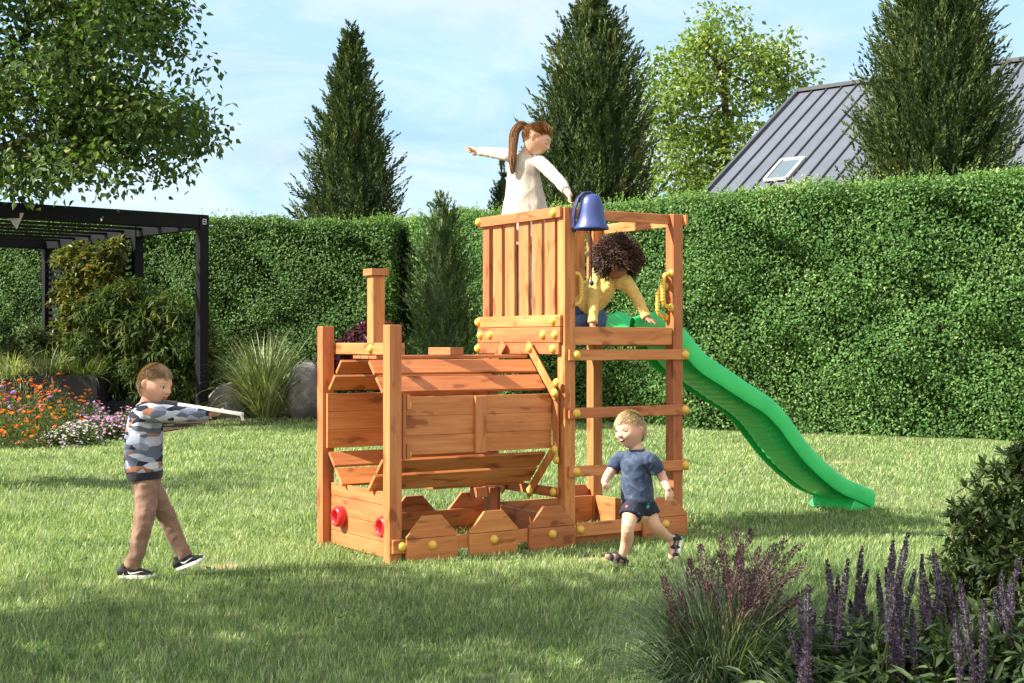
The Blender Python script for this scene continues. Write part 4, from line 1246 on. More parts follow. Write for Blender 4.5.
# ---- foreground, right: feathery purple grass, purple flower spikes, evergreen bush
M_FOUNT = mat_leaf('fountain_grass', [(0, (.025, .048, .026)), (.5, (.05, .085, .045)), (.8, (.10, .145, .08)), (1, (.26, .31, .21))], .5, .3, .3, 1.3)
M_PLUME = mat_leaf('purple_plume', [(0, (.045, .020, .038)), (.5, (.10, .045, .078)), (.85, (.175, .09, .13)), (1, (.30, .18, .22))], .6, .2, .2, 1.2)
M_SPIKE = mat_leaf('purple_floret', [(0, (.045, .028, .068)), (.5, (.098, .064, .138)), (.85, (.175, .12, .23)), (1, (.32, .235, .38))], .55, .2, .25, 1.2)
M_SLEAF = mat_leaf('spike_plant_leaf', [(0, (.018, .036, .014)), (.5, (.042, .07, .026)), (.85, (.085, .125, .048)), (1, (.16, .20, .09))], .55, .3, .25, 1.5)


def plume(veg, st, base, tip, sag, r, nseed, seed_l):
    base, tip = np.array(base, float), np.array(tip, float)
    pts = [base * (1 - t) + tip * t + np.array([0, 0, sag * math.sin(PI * t)]) for t in np.linspace(0, 1, 7)]
    st.tube([Vector(p) for p in pts], [.0035] * 3 + [.003, .0025, .002, .001], 4)
    t = .5 + .5 * RNG.random(nseed)
    C = base * (1 - t)[:, None] + tip * t[:, None]; C[:, 2] += sag * np.sin(PI * t)
    ax = nrm(tip - base + np.array([0, 0, -.0]))
    env = np.sin(PI * np.clip((t - .48) / .56, 0, 1)) ** .8
    o = rand_dir(nseed); o = nrm(o - ax * (o @ ax)[:, None])
    P = C + o * (r * env * RNG.random(nseed) ** .5)[:, None]
    A = nrm(ax * .9 + o * .6 + RNG.normal(size=(nseed, 3)) * .2)
    veg.leaves(P, A, rand_dir(nseed), seed_l * RNG.uniform(.6, 1.3, nseed), seed_l * .34, .1)


fgY = 5.0
fx = X_at(722, fgY)
root, _ = strap_clump('fountain_grass', 'purple plumed fountain grass clump in the foreground', 'grass clump', (fx, fgY, 0), 1900, .68, .58, 1.1, M_FOUNT, .0062, .11, 6)
veg = Veg(); st = MB()
rs = np.random.default_rng(3)
pl_px = [(663, 578), (690, 560), (700, 545), (712, 560), (720, 552), (735, 528), (752, 530), (740, 552), (760, 548), (775, 545), (785, 540), (800, 545), (806, 562), (792, 575), (680, 590), (668, 612), (770, 570), (725, 572), (748, 572), (708, 585), (812, 588), (780, 592), (697, 570), (756, 585), (730, 590), (798, 600), (690, 622), (668, 640), (765, 600), (742, 545), (722, 536), (768, 558)]
for i, (px, py) in enumerate(pl_px):
    yy = fgY + rs.uniform(-.28, .3)
    t = W(px, py, yy) - Vector((fx, fgY, 0))
    plume(veg, st, (rs.normal() * .05, rs.normal() * .05, .12), t, .03 + .03 * rs.random(), .012 + .008 * rs.random(), 330, .013)
veg.build('plumes', M_PLUME, root); st.build('stalks', mat_plain('dry_stalk', (.16, .11, .06), .7), root)

spikes = [(800, 600, 700), (815, 610, 700), (827, 560, 700), (838, 575, 690), (848, 560, 690), (862, 547, 690), (860, 590, 690), (878, 575, 700), (886, 568, 690), (893, 541, 690), (898, 575, 690), (908, 533, 690), (915, 570, 690), (922, 555, 690), (933, 549, 690), (946, 574, 690), (928, 600, 690), (955, 615, 690), (903, 640, 700), (882, 625, 700), (1001, 575, 690), (1013, 588, 690), (1020, 558, 690), (990, 640, 700), (1008, 615, 690), (870, 650, 700), (818, 640, 700), (940, 590, 690), (975, 660, 700), (850, 600, 690), (912, 610, 690), (790, 630, 700), (832, 590, 700), (872, 612, 700), (868, 570, 700), (902, 590, 700), (926, 580, 700), (938, 568, 700), (948, 605, 700), (985, 600, 700), (995, 590, 700), (808, 585, 700), (842, 628, 700), (895, 615, 700), (960, 580, 700)]
rs = np.random.default_rng(12)
groups = {}
for s in spikes:
    groups.setdefault(int(s[0] // 34), []).append(s)
GS = 'purple flower spikes in the front right bed'
for k, (gk, ss) in enumerate(sorted(groups.items())):
    gx = sum(s[0] for s in ss) / len(ss)
    yy = 4.9 + .40 * ((k * 7) % 5 - 2) / 2.0
    x0 = X_at(gx, yy)
    root = empty('spike_flower', (x0, yy, 0))
    tag(root, 'plant with tall slender purple flower spikes in the front right bed', 'flowers', GS)
    veg = Veg(); st = MB(); lf = Veg()
    for (px, py, _) in ss:
        ty = yy + rs.uniform(-.12, .12)
        tip = W(px, py, ty) - Vector((x0, yy, 0))
        b_ = Vector((tip.x * .75 + rs.normal() * .055, rs.normal() * .05, .1))
        L = rs.uniform(.28, .40); L = max(.07, min(L, tip.z - .12))
        d = (tip - b_).normalized()
        st.tube([b_, b_.lerp(tip, .6), tip], [.004, .0035, .0015], 5)
        n = int(900 * L / .3); t = RNG.random(n)
        C = np.array(tip)[None] - np.array(d)[None] * (t * L)[:, None]
        prof_ = .0118 * np.clip(t * 5, .15, 1) * (1 - .25 * t)
        a = RNG.uniform(0, 2 * PI, n)
        e1 = np.array(d.orthogonal().normalized()); e2 = np.cross(np.array(d), e1)
        o = e1 * np.cos(a)[:, None] + e2 * np.sin(a)[:, None]
        # florets sit in whorls with small gaps
        wh = .5 + .5 * np.cos(t * L / .011 * 2 * PI)
        kp = RNG.random(n) < .25 + .75 * wh
        C, o, t2, pr2 = C[kp], o[kp], t[kp], prof_[kp]
        m_ = len(C)
        veg.leaves(C + o * (pr2 * .35)[:, None], nrm(o + np.array(d) * .75 + RNG.normal(size=(m_, 3)) * .25), rand_dir(m_), .6 * pr2 + .007, .007, .15, np.clip(.25 + .6 * RNG.random(m_) - .3 * (t2 < .15), 0, 1))
    nl = 40 * len(ss)
    a = RNG.uniform(0, 2 * PI, nl); rr = RNG.random(nl) ** .5 * .22
    P = np.stack([np.cos(a) * rr, np.sin(a) * rr, RNG.uniform(.02, .25, nl)], 1)
    A_ = nrm(np.stack([np.cos(a), np.sin(a), RNG.uniform(.1, 1.2, nl)], 1) + rand_dir(nl) * .5)
    lf.leaves6(P, A_, nrm(rand_dir(nl) * .4 + [0, 0, 1]), RNG.uniform(.07, .125, nl), RNG.uniform(.016, .026, nl), .15, None, .3)
    veg.build('florets', M_SPIKE, root); st.build('stalks', M_STEM, root); lf.build('foliage', M_SLEAF, root)
# leafy under-planting that fills the corner
for (px, yy, r, lab) in ((880, 4.75, .20, 'low leafy plant at the foot of the purple spikes, left'), (800, 4.8, .17, 'low leafy plant between the fountain grass and the purple spikes'), (955, 4.75, .24, 'low leafy plant at the foot of the purple spikes, right'), (1020, 4.8, .26, 'low leafy plant in the bottom right corner')):
    leafy_shrub('leafy_plant', lab, 'plant', (X_at(px, yy), yy, 0), [(0, 0, .12, r), (r * .7, .05, .12, r * .8), (-r * .6, .1, .13, r * .8), (0, .12, .2, r * .8)], M_SLEAF, .075, .022, 1500, .4, .5, None, 3, True)

M_EVER = mat_leaf('evergreen_leaf', [(0, (.020, .038, .012)), (.5, (.048, .076, .022)), (.85, (.095, .13, .038)), (1, (.18, .21, .07))], .5, .22, .3, 1.5, .3, 3)
yy = 5.9
leafy_shrub('evergreen_bush', 'dark glossy evergreen bush at the right edge', 'bush', (X_at(1047, yy), yy, 0), [(0, 0, .35, .40), (-.12, 0, .62, .25), (.06, 0, .72, .24), (-.25, -.05, .38, .24), (-.28, -.02, .56, .15), (.25, 0, .55, .35), (-.02, 0, .80, .14), (-.33, 0, .22, .2), (.15, .1, .75, .25)], M_EVER, .052, .017, 12500, .15, .42, None, 4, True, 9)
# ================================================================== people
def v3(a): return np.array(a, float)


def catmull(pts, vals, k):
    pts = [v3(p) for p in pts]; vals = [v3(x) for x in vals]
    P, V = [], []
    n = len(pts)
    for i in range(n - 1):
        ids = [max(0, i - 1), i, i + 1, min(n - 1, i + 2)]
        for j in range(k):
            t = j / k
            w = .5 * np.array([-t + 2 * t * t - t ** 3, 2 - 5 * t * t + 3 * t ** 3, t + 4 * t * t - 3 * t ** 3, -t * t + t ** 3])
            P.append(sum(w[a] * pts[ids[a]] for a in range(4))); V.append(vals[i] * (1 - t) + vals[i + 1] * t)
    P.append(pts[-1]); V.append(vals[-1])
    return P, V


class Blob:
    """overlapping closed lofts that are remeshed into one continuous surface"""
    def __init__(self): self.v = []; self.f = []

    def rings(self, C, A1, A2, n=18, round0=True, round1=True):
        C, A1, A2 = [list(map(v3, x)) for x in (C, A1, A2)]
        def capr(i, j):
            d = C[i] - C[j]; d = d / max(1e-9, np.linalg.norm(d)); r = min(np.linalg.norm(A1[i]), np.linalg.norm(A2[i]))
            return [(C[i] + d * r * math.sin(a), A1[i] * math.cos(a), A2[i] * math.cos(a)) for a in (.5, .95, 1.3, 1.52)]
        if round1:
            for c, a, b in capr(-1, -2): C.append(c); A1.append(a); A2.append(b)
        if round0:
            for c, a, b in capr(0, 1) if False else []: pass
            d = C[0] - C[1]; d = d / max(1e-9, np.linalg.norm(d)); r = min(np.linalg.norm(A1[0]), np.linalg.norm(A2[0]))
            pre = [(C[0] + d * r * math.sin(a), A1[0] * math.cos(a), A2[0] * math.cos(a)) for a in (1.52, 1.3, .95, .5)]
            C = [p[0] for p in pre] + C; A1 = [p[1] for p in pre] + A1; A2 = [p[2] for p in pre] + A2
        b0 = len(self.v); m = len(C)
        for c, a, b in zip(C, A1, A2):
            for k in range(n):
                t = 2 * PI * k / n
                self.v.append(tuple(c + a * math.cos(t) + b * math.sin(t)))
        for i in range(m - 1):
            for k in range(n):
                self.f.append((b0 + i * n + k, b0 + i * n + (k + 1) % n, b0 + (i + 1) * n + (k + 1) % n, b0 + (i + 1) * n + k))
        self.f.append(tuple(b0 + k for k in range(n))[::-1]); self.f.append(tuple(b0 + (m - 1) * n + k for k in range(n)))
        return self

    def limb(self, pts, rad, k=5, n=16, r0=True, r1=True, flat=None, flat_f=1.0):
        """tapered round limb; flat: axis direction along which the section is scaled by flat_f"""
        P, R = catmull(pts, [[r] for r in rad], k)
        ref = v3(flat) if flat is not None else None
        A1, A2 = [], []
        for i, p in enumerate(P):
            d = P[min(i + 1, len(P) - 1)] - P[max(0, i - 1)]; d /= np.linalg.norm(d) + 1e-9
            if ref is None: ref = v3(Vector(d).orthogonal())
            a = ref - d * (ref @ d); a /= np.linalg.norm(a) + 1e-9
            if flat is None: ref = a
            b = np.cross(d, a)
            A1.append(a * R[i][0] * (flat_f if flat is not None else 1)); A2.append(b * R[i][0])
        return self.rings(P, A1, A2, n, r0, r1)

    def torso(self, secs, side, k=5, n=24, r0=False, r1=False):
        """secs: (centre, half width, half depth); side: body's left-right direction (or one per section)"""
        P, R = catmull([s[0] for s in secs], [(s[1], s[2]) for s in secs], k)
        A1, A2 = [], []
        for i, p in enumerate(P):
            d = P[min(i + 1, len(P) - 1)] - P[max(0, i - 1)]; d /= np.linalg.norm(d) + 1e-9
            s = v3(side); a = s - d * (s @ d); a /= np.linalg.norm(a); b = np.cross(d, a)
            A1.append(a * R[i][0]); A2.append(b * R[i][1])
        return self.rings(P, A1, A2, n, r0, r1)

    def mesh(self, verts, faces):
        b = len(self.v); self.v += [tuple(p) for p in verts]; self.f += [tuple(i + b for i in f) for f in faces]; return self

    def build(self, name, mat, parent, origin, voxel=.0036, smooth=3, color=None, wrinkle=0.0, wscale=14, seed=0, wstretch=(1, 1, 1)):
        me = bpy.data.meshes.new(name); me.from_pydata(self.v, [], self.f)
        bm = bmesh.new(); bm.from_mesh(me); bmesh.ops.recalc_face_normals(bm, faces=bm.faces); bm.to_mesh(me); bm.free()
        tmp = link(bpy.data.objects.new('tmp', me))
        r = tmp.modifiers.new('r', 'REMESH'); r.mode = 'VOXEL'; r.voxel_size = voxel
        if smooth:
            s = tmp.modifiers.new('s', 'SMOOTH'); s.factor = .5; s.iterations = smooth
        dg = bpy.context.evaluated_depsgraph_get()
        out = bpy.data.meshes.new_from_object(tmp.evaluated_get(dg)); out.name = name
        bpy.data.objects.remove(tmp); bpy.data.meshes.remove(me)
        nv = len(out.vertices)
        co = np.empty(nv * 3, np.float32); out.vertices.foreach_get('co', co); co = co.reshape(-1, 3)
        if wrinkle:
            no = np.empty(nv * 3, np.float32); out.vertices.foreach_get('normal', no); no = no.reshape(-1, 3)
            w = np.empty(nv)
            for i in range(nv):
                p = Vector(co[i] * wstretch) * wscale + Vector((seed, 0, 0))
                q = noise.noise(p); w[i] = (1 - abs(q) * 2.2) * .7 + .5 * noise.noise(p * 2.3)
            co = co + no * (w * wrinkle)[:, None].astype(np.float32)
        if color is not None:
            c = np.ones((nv, 4), np.float32); c[:, :3] = color(co.astype(float))
            a = out.attributes.new('tint', 'FLOAT_COLOR', 'POINT'); a.data.foreach_set('color', c.ravel())
        co = co - np.array(origin, np.float32)
        out.vertices.foreach_set('co', co.astype(np.float32).ravel())
        out.polygons.foreach_set('use_smooth', np.ones(len(out.polygons), bool))
        out.materials.clear(); out.materials.append(mat); out.update()
        return link(bpy.data.objects.new(name, out), parent)


# materials
M_SKIN, nt, b = new_mat('skin')
at = nt.nodes.new('ShaderNodeAttribute'); at.attribute_name = 'tint'
nt.links.new(at.outputs['Color'], b.inputs['Base Color'])
b.inputs['Roughness'].default_value = .48; b.inputs['Specular IOR Level'].default_value = .35
b.inputs['Subsurface Weight'].default_value = .12; b.inputs['Subsurface Radius'].default_value = (.02, .008, .004); b.inputs['Subsurface Scale'].default_value = .25


def mat_cloth(name, stops, scale=40, bscale=160, rough=.85, stretch=(1, 1, 1), interp='LINEAR', detail=3, dist=0):
    m, nt, b = new_mat(name)
    tc = nt.nodes.new('ShaderNodeTexCoord')
    n1 = tex_noise(nt, mapping(nt, tc.outputs['Object'], stretch).outputs[0], scale, detail, .55, dist); r = ramp(nt, stops, interp)
    nt.links.new(n1.outputs['Fac'], r.inputs['Fac']); nt.links.new(r.outputs[0], b.inputs['Base Color'])
    n2 = tex_noise(nt, tc.outputs['Object'], bscale, 3)
    b.inputs['Roughness'].default_value = rough; b.inputs['Specular IOR Level'].default_value = .2
    b.inputs['Sheen Weight'].default_value = .15
    bump(nt, b, n2.outputs['Fac'], .35, .004)
    return m


def hair_mat(name, stops, rough=.45):
    m = mat_leaf(name, stops, rough, .12, .5, 1.2)
    return m


class Head:
    """C centre, F facing, U up; H head height in metres"""
    def __init__(self, C, F, U, H, skin=(.58, .32, .21), eyes='open', smile=0.0, lip=(.50, .16, .13), brow=(.25, .14, .07), blush=.5, iris=(.06, .05, .04)):
        self.C = v3(C); F = v3(F); F /= np.linalg.norm(F); U = v3(U); U = U - F * (U @ F); U /= np.linalg.norm(U)
        self.R = np.cross(F, U); self.F, self.U, self.s = F, U, H / .208
        self.skin, self.eyes, self.smile, self.lip, self.brow, self.blush, self.iris = map(lambda x: x, (skin, eyes, smile, lip, brow, blush, iris))

    def to_world(self, l):
        l = np.asarray(l, float) * self.s
        return self.C + l[..., 0:1] * self.R + l[..., 1:2] * self.F + l[..., 2:3] * self.U

    def to_local(self, p):
        d = (p - self.C) / self.s
        return np.stack([d @ self.R, d @ self.F, d @ self.U], -1)

    def surf(self, d):
        """head surface point in local metres for unit directions d"""
        d = np.asarray(d, float); x, y, z = d[:, 0], d[:, 1], d[:, 2]
        q = d * np.array([.0735, .092, .104])
        g = lambda cx, cz, sx, sz: np.exp(-((x - cx) / sx) ** 2 - ((z - cz) / sz) ** 2) * (y > 0) * np.clip(y * 3, 0, 1)
        low = np.clip(-z - .12, 0, 1)
        q[:, 0] *= 1 - .36 * low ** 1.3 + .03 * np.exp(-((z + .25) / .2) ** 2)
        back = np.clip(-y, 0, 1)
        q[:, 1] *= 1 - .45 * low * back
        q[:, 2] *= 1 - .10 * low * back
        q[:, 1] += np.clip(y, 0, 1) * (.012 * np.exp(-((z + .72) / .22) ** 2) * np.exp(-(x / .35) ** 2))       # chin
        f = np.zeros(len(d))
        f += .0125 * g(0, -.20, .13, .10) + .0065 * g(0, -.05, .10, .16) + .007 * g(.09, -.24, .07, .06) + .007 * g(-.09, -.24, .07, .06)   # nose
        f += -.0085 * (g(.40, .02, .17, .10) + g(-.40, .02, .17, .10))                                          # eye hollows
        f += .0035 * (g(.36, .21, .26, .07) + g(-.36, .21, .26, .07))                                          # brow
        f += (.005 + .006 * self.smile) * (g(.50, -.30, .22, .18) + g(-.50, -.30, .22, .18))                     # cheeks
        f += .0065 * (g(0, -.44, .22, .035) + g(0, -.535, .18, .04)) - .004 * g(0, -.487, .24, .02) - .004 * g(0, -.64, .25, .05)
        q[:, 1] += f
        q[:, 0] += np.sign(x) * f * .15
        return q

    def grid(self, nu=56, nv=40, scale=1.0):
        ds = []
        for j in range(nv + 1):
            ph = -PI / 2 + PI * j / nv
            for i in range(nu):
                t = 2 * PI * i / nu; ds.append((math.cos(ph) * math.cos(t), math.cos(ph) * math.sin(t), math.sin(ph)))
        f = [(j * nu + i, j * nu + (i + 1) % nu, (j + 1) * nu + (i + 1) % nu, (j + 1) * nu + i) for j in range(nv) for i in range(nu)]
        return np.array(ds), f

    def add_to(self, blob, neck_to, neck_r=.040):
        d, f = self.grid(); blob.mesh(self.to_world(self.surf(d)), f)
        # eyeballs / lids
        for sx in (-1, 1):
            c = self.to_world(np.array([[sx * .0305, .0735, .002]]))[0]
            blob.limb([c - self.U * .001, c + self.U * .001], [.0115 * self.s] * 2, 2, 12)
        # ears
        for sx in (-1, 1):
            a = self.to_world(np.array([[sx * .071, -.004, .018], [sx * .077, -.010, .006], [sx * .076, -.008, -.010], [sx * .069, -.001, -.026]]))
            blob.limb(a, [.011 * self.s, .015 * self.s, .013 * self.s, .007 * self.s], 3, 12, flat=self.R * .6 + self.F * .3, flat_f=.42)
        n0 = self.to_world(np.array([[0, -.022, -.045]]))[0]
        blob.limb([n0, (n0 + v3(neck_to)) / 2 + self.F * -.002, v3(neck_to)], [neck_r * self.s * 1.05, neck_r * self.s, neck_r * self.s * 1.2], 4)

    def tint(self, co):
        n = len(co); c = np.tile(np.array(self.skin), (n, 1))
        l = self.to_local(co); x, y, z = np.abs(l[:, 0]), l[:, 1], l[:, 2]
        hd = (np.linalg.norm(l / [.09, .12, .125], axis=1) < 1.15)
        face = hd & (y > .035)
        def put(m, col, a=1.0):
            c[m] = c[m] * (1 - a) + np.array(col) * a
        bl = np.exp(-((x - .042) / .018) ** 2 - ((z + .030) / .018) ** 2) * face * self.blush + np.exp(-(x / .012) ** 2 - ((z + .024) / .012) ** 2) * face * self.blush * .6
        c[:] = c * (1 - bl[:, None] * .55) + np.array([.62, .20, .15]) * bl[:, None] * .55
        ear = hd & (x > .068) & (np.abs(z) < .035); put(ear, (.60, .24, .17), .35)
        put(face & (((x - .031) / .018) ** 2 + ((z - .0235 + (x - .031) * .12) / .0042) ** 2 < 1), self.brow, .75)
        if self.eyes == 'open':
            put(face & (((x - .031) / .0145) ** 2 + ((z - .0025) / .0078) ** 2 < 1), (.16, .08, .06), .8)
            put(face & (((x - .031) / .0125) ** 2 + ((z - .0015) / (.0052 - .002 * self.smile)) ** 2 < 1), (.60, .56, .53))
            put(face & (((x - .031) / .0068) ** 2 + ((z - .0018) / (.0060 - .0018 * self.smile)) ** 2 < 1), self.iris)
        else:
            put(face & (((x - .031) / .0145) ** 2 + ((z + .0045) / .0028) ** 2 < 1), (.10, .05, .035), .9)
        w = .021 + .008 * self.smile
        mz = -.0505 + .45 * self.smile * np.clip(x - .006, 0, .03)
        if self.smile > .4:
            put(face & ((x / w) ** 2 + ((z - mz) / .0095) ** 2 < 1), self.lip, .9)
            put(face & ((x / (w * .84)) ** 2 + ((z - mz) / .0062) ** 2 < 1), (.10, .02, .02))
            put(face & ((x / (w * .78)) ** 2 + ((z - mz - .0026) / .0024) ** 2 < 1), (.58, .54, .50))
        else:
            put(face & ((x / w) ** 2 + ((z - mz) / .0068) ** 2 < 1), self.lip, .75)
            put(face & ((x / w) ** 2 + ((z - mz) / .0016) ** 2 < 1), (.22, .06, .05), .9)
        put(face & (((x - .0075) / .0035) ** 2 + ((z + .0315) / .0025) ** 2 < 1), (.22, .08, .06), .7)
        return c

    def scalp(self, n, front=.50, side=.06, back=-.55, rng=RNG):
        """random scalp directions above the hairline"""
        out = []
        while sum(map(len, out)) < n:
            d = rng.normal(size=(n * 2, 3)); d /= np.linalg.norm(d, axis=1)[:, None]
            y, z, x = d[:, 1], d[:, 2], np.abs(d[:, 0])
            lim = np.where(y > 0, side + (front - side) * np.clip((y - .12) / .5, 0, 1), side + (back - side) * np.clip(-y / .6 - .05, 0, 1))
            # clear the ear
            lim = np.where((x > .72) & (y > -.30) & (y < .4), np.maximum(lim, .26), lim)
            out.append(d[z > lim])
        return np.concatenate(out)[:n]

    def hair(self, name, mat, parent, origin, n, length, comb, lift=.5, width=.0035, base_out=.003, front=.50, side=.06, back=-.55, cap=1.045, jitter=.35, seg=2, capcol=.35, curl=.0):
        veg = Veg()
        d = self.scalp(n, front, side, back)
        p = self.surf(d); nn = nrm(d / np.array([.0735, .092, .104]))
        cb = comb(d) if callable(comb) else v3(comb)[None] + 0 * p
        t = cb - nn * np.sum(cb * nn, 1, keepdims=True)
        D = nrm(nrm(t + 1e-6) * (1 - lift) + nn * lift + RNG.normal(size=p.shape) * jitter)
        w = lambda v: nrm(v[:, :1] * self.R + v[:, 1:2] * self.F + v[:, 2:] * self.U)
        P = self.to_world(p + nn * base_out) - np.array(origin)
        veg.straps(P, w(D), np.asarray(length) * self.s * RNG.uniform(.6, 1.25, n), width * self.s, .22, seg)
        # scalp cap below the strands
        g, f = self.grid(48, 32)
        q = self.surf(g); y, z, x = g[:, 1], g[:, 2], np.abs(g[:, 0])
        lim = np.where(y > 0, side + (front - side) * np.clip((y - .12) / .5, 0, 1), side + (back - side) * np.clip(-y / .6 - .05, 0, 1))
        ok = z > lim - .02
        V = self.to_world(q * cap) - np.array(origin)
        T = []
        for a, b_, c_, e in f:
            if ok[a] and ok[b_] and ok[c_] and ok[e]: T += [(a, b_, c_), (a, c_, e)]
        veg.raw(V, T, capcol)
        return veg.build(name, mat, parent)


def hand(blob, wrist, d, palm, s=1.0, curl=.25, spread=.12, thumb=1, curls=None):
    """five-fingered child's hand. d: pointing direction, palm: direction the palm faces, thumb: +1/-1 side"""
    wrist, d, palm = v3(wrist), v3(d), v3(palm)
    d = d / np.linalg.norm(d); palm = palm - d * (palm @ d); palm /= np.linalg.norm(palm); side = np.cross(d, palm) * thumb
    pl = .052 * s
    k1 = wrist + d * pl
    blob.torso([(wrist - d * .008 * s, .017 * s, .013 * s), (wrist + d * .016 * s, .021 * s, .0125 * s), (wrist + d * pl * .75, .0265 * s, .011 * s), (k1 + d * .004, .025 * s, .008 * s)], side, 4, 16, True, True)
    for i, (off, L) in enumerate(((.0195, .048), (.0067, .054), (-.0062, .050), (-.0185, .040))):
        c = curls[i] if curls else curl * (1 + .12 * i)
        dd = d + side * (off * s / .02) * spread
        p = k1 + side * off * s - d * .004; pts = [p - d * .012 * s, p]; a = 0
        for seg_l in (.42, .32, .26):
            a += c
            q = dd / np.linalg.norm(dd) * math.cos(a) + palm * math.sin(a)
            p = p + q * L * s * seg_l; pts.append(p)
        blob.limb(pts, [.0068 * s, .0068 * s, .0064 * s, .0060 * s, .0050 * s], 3, 10)
    b0 = wrist + d * .012 * s + side * .013 * s
    blob.limb([b0, wrist + d * .028 * s + side * .030 * s + palm * .006 * s, wrist + d * .046 * s + side * .037 * s + palm * .012 * s, wrist + d * .060 * s + side * .037 * s + palm * .016 * s], [.010 * s, .0086 * s, .0076 * s, .0060 * s], 3, 10)


def shoe(name, heel, toe, up, w, h, mat, sole_mat, parent, origin, ankle_h=.0, sole_t=.016, swoosh=None, sandal=False):
    heel, toe, up = v3(heel), v3(toe), v3(up); f = toe - heel; L = np.linalg.norm(f); f /= L; up = up - f * (up @ f); up /= np.linalg.norm(up); s = np.cross(f, up)
    bl = Blob()
    P = lambda a, z: heel + f * a * L + up * z
    if not sandal:
        bl.rings([P(.02, sole_t + h * .42), P(.10, sole_t + h * .5), P(.3, sole_t + h * .5), P(.5, sole_t + h * .40), P(.75, sole_t + h * .24), P(.95, sole_t + h * .16)],
                 [s * w * .28, s * w * .36, s * w * .38, s * w * .44, s * w * .47, s * w * .32], [up * h * .42, up * h * .52, up * h * .52, up * h * .40, up * h * .26, up * h * .15], 18)
        bl.limb([P(.16, sole_t + h * .7), P(.17, sole_t + h * 1.05)], [w * .36, w * .35], 3, 16, True, False)
    else:
        for a, hh in ((.16, .7), (.52, .78), (.80, .42)):
            bl.limb([P(a, sole_t) - s * w * .44, P(a + .02, sole_t + h * hh * .75) - s * w * .38, P(a + .05, sole_t + h * hh) + s * 0, P(a + .02, sole_t + h * hh * .75) + s * w * .38, P(a, sole_t) + s * w * .44], [.010, .012, .013, .012, .010], 4, 10)
        bl.limb([P(.06, sole_t) - s * w * .2, P(-.0, sole_t + h * .55), P(.06, sole_t) + s * w * .2], [.008, .010, .008], 4, 10)
        bl.limb([P(.16, sole_t + h * .6) - s * w * .4, P(.52, sole_t + h * .62) - s * w * .40], [.007, .007], 3, 10)
        bl.limb([P(.16, sole_t + h * .6) + s * w * .4, P(.52, sole_t + h * .62) + s * w * .40], [.007, .007], 3, 10)
    o = bl.build(name, mat, parent, origin, .0036, 3)
    sb = MB(); k = 28; pts = []
    for i in range(k):
        t = 2 * PI * i / k; a = .5 + .5 * math.cos(t)
        ww = w * (.40 + .13 * math.sin(a * 2.6) * (a > .3)) * abs(math.sin(t)) ** .75 * (1 if math.sin(t) >= 0 else -1)
        pts.append((a * L * 1.04 - L * .02, ww))
    og = Vector(heel - v3(origin)); F_, S2, U2 = Vector(f), Vector(s), Vector(up)
    vs = []
    for zf, sc in ((0.0, .94), (sole_t * .3, 1.0), (sole_t * 1.15, .99)):
        for a, ww in pts:
            rise = .012 * max(0, a / L - .72) / .28
            vs.append(og + F_ * ((a - L / 2) * sc + L / 2) + S2 * ww * sc + U2 * (zf + rise))
    fs = [tuple(range(k))[::-1], tuple(range(2 * k, 3 * k))]
    for r_ in range(2):
        for i in range(k): fs.append((r_ * k + i, r_ * k + (i + 1) % k, (r_ + 1) * k + (i + 1) % k, (r_ + 1) * k + i))
    sb.add(vs, fs, False); sb.build('sole', sole_mat, o)
    if swoosh:
        m = MB(); sg = swoosh
        o2 = Vector(heel - v3(origin)) + S2 * sg * w * .475 + U2 * (sole_t + h * .16) + F_ * L * .28
        out = []
        for (x, z) in ((0, .42), (.05, .12), (.16, .06), (.62, .46), (.2, .27), (.08, .26)):
            out.append((x * L * .72, z * h * .75))
        m.prism(out, o2, F_, U2, S2 * sg, .004)
        m.build('side_mark', M_WHITE, o)
    return o


def J(px, py, Y): return v3(W(px, py, Y))


M_BLACKSHOE = mat_plain('black_shoe_fabric', (.018, .019, .022), .75, 0, .3, .2, 60, .2)
M_NAVYSHOE = mat_plain('navy_sandal', (.018, .022, .040), .6, 0, .3, .15, 40, .15)

# ------------------------------------------------------------------ 1. boy with the stick (faces right)
Yb = 7.95
O1 = (X_at(150, Yb), Yb, 0)
boy = empty('person', O1); tag(boy, 'blond boy in patterned sweatshirt and brown trousers holding a stick out in front', 'person')
FX = v3((.97, -.24, -.05)); UPV = v3((.18, 0, 1))
hd = Head(J(155, 384.5, Yb), (.90, -.42, -.20), (.14, -.02, 1), .224, skin=(.60, .335, .22), eyes='open', brow=(.40, .25, .13))
bl = Blob()
neck = J(147, 406, Yb)
hd.add_to(bl, neck, .036)
side1 = v3((0.16, 1, 0))
bl.torso([(J(146, 474, Yb), .07, .058), (J(144, 450, Yb), .092, .075), (J(145, 425, Yb), .10, .078), (J(146, 410, Yb), .098, .060), (J(147, 404, Yb), .05, .042)], side1, 4, 22, True, True)
sR, eR, wR = J(150, 413, Yb - .115), J(179, 413.5, Yb - .14), J(208, 414.5, Yb - .10)
sL, eL, wL = J(152, 413, Yb + .11), J(170, 418, Yb + .12), J(166, 408, Yb - .02)
bl.limb([sR, eR, wR], [.034, .028, .021]); bl.limb([sL, eL, wL], [.034, .028, .021])
hand(bl, wR + (wR - eR) * .02, wR - eR + v3((0, .02, .005)), (0, .30, 1), .95, .38, .06, 1)
hand(bl, J(169, 406, Yb - .05), (.9, -.25, -.1), (.15, .2, -1), .85, 1.0, .05, 1)
hR, kR, aR = J(143, 481, Yb - .046), J(143, 523, Yb - .10), J(131, 566, Yb - .10)
hL, kL, aL = J(150, 481, Yb + .046), J(168, 519, Yb + .10), J(184, 555, Yb + .10)
bl.limb([hR, kR, aR], [.042, .034, .026]); bl.limb([hL, kL, aL], [.042, .034, .026])
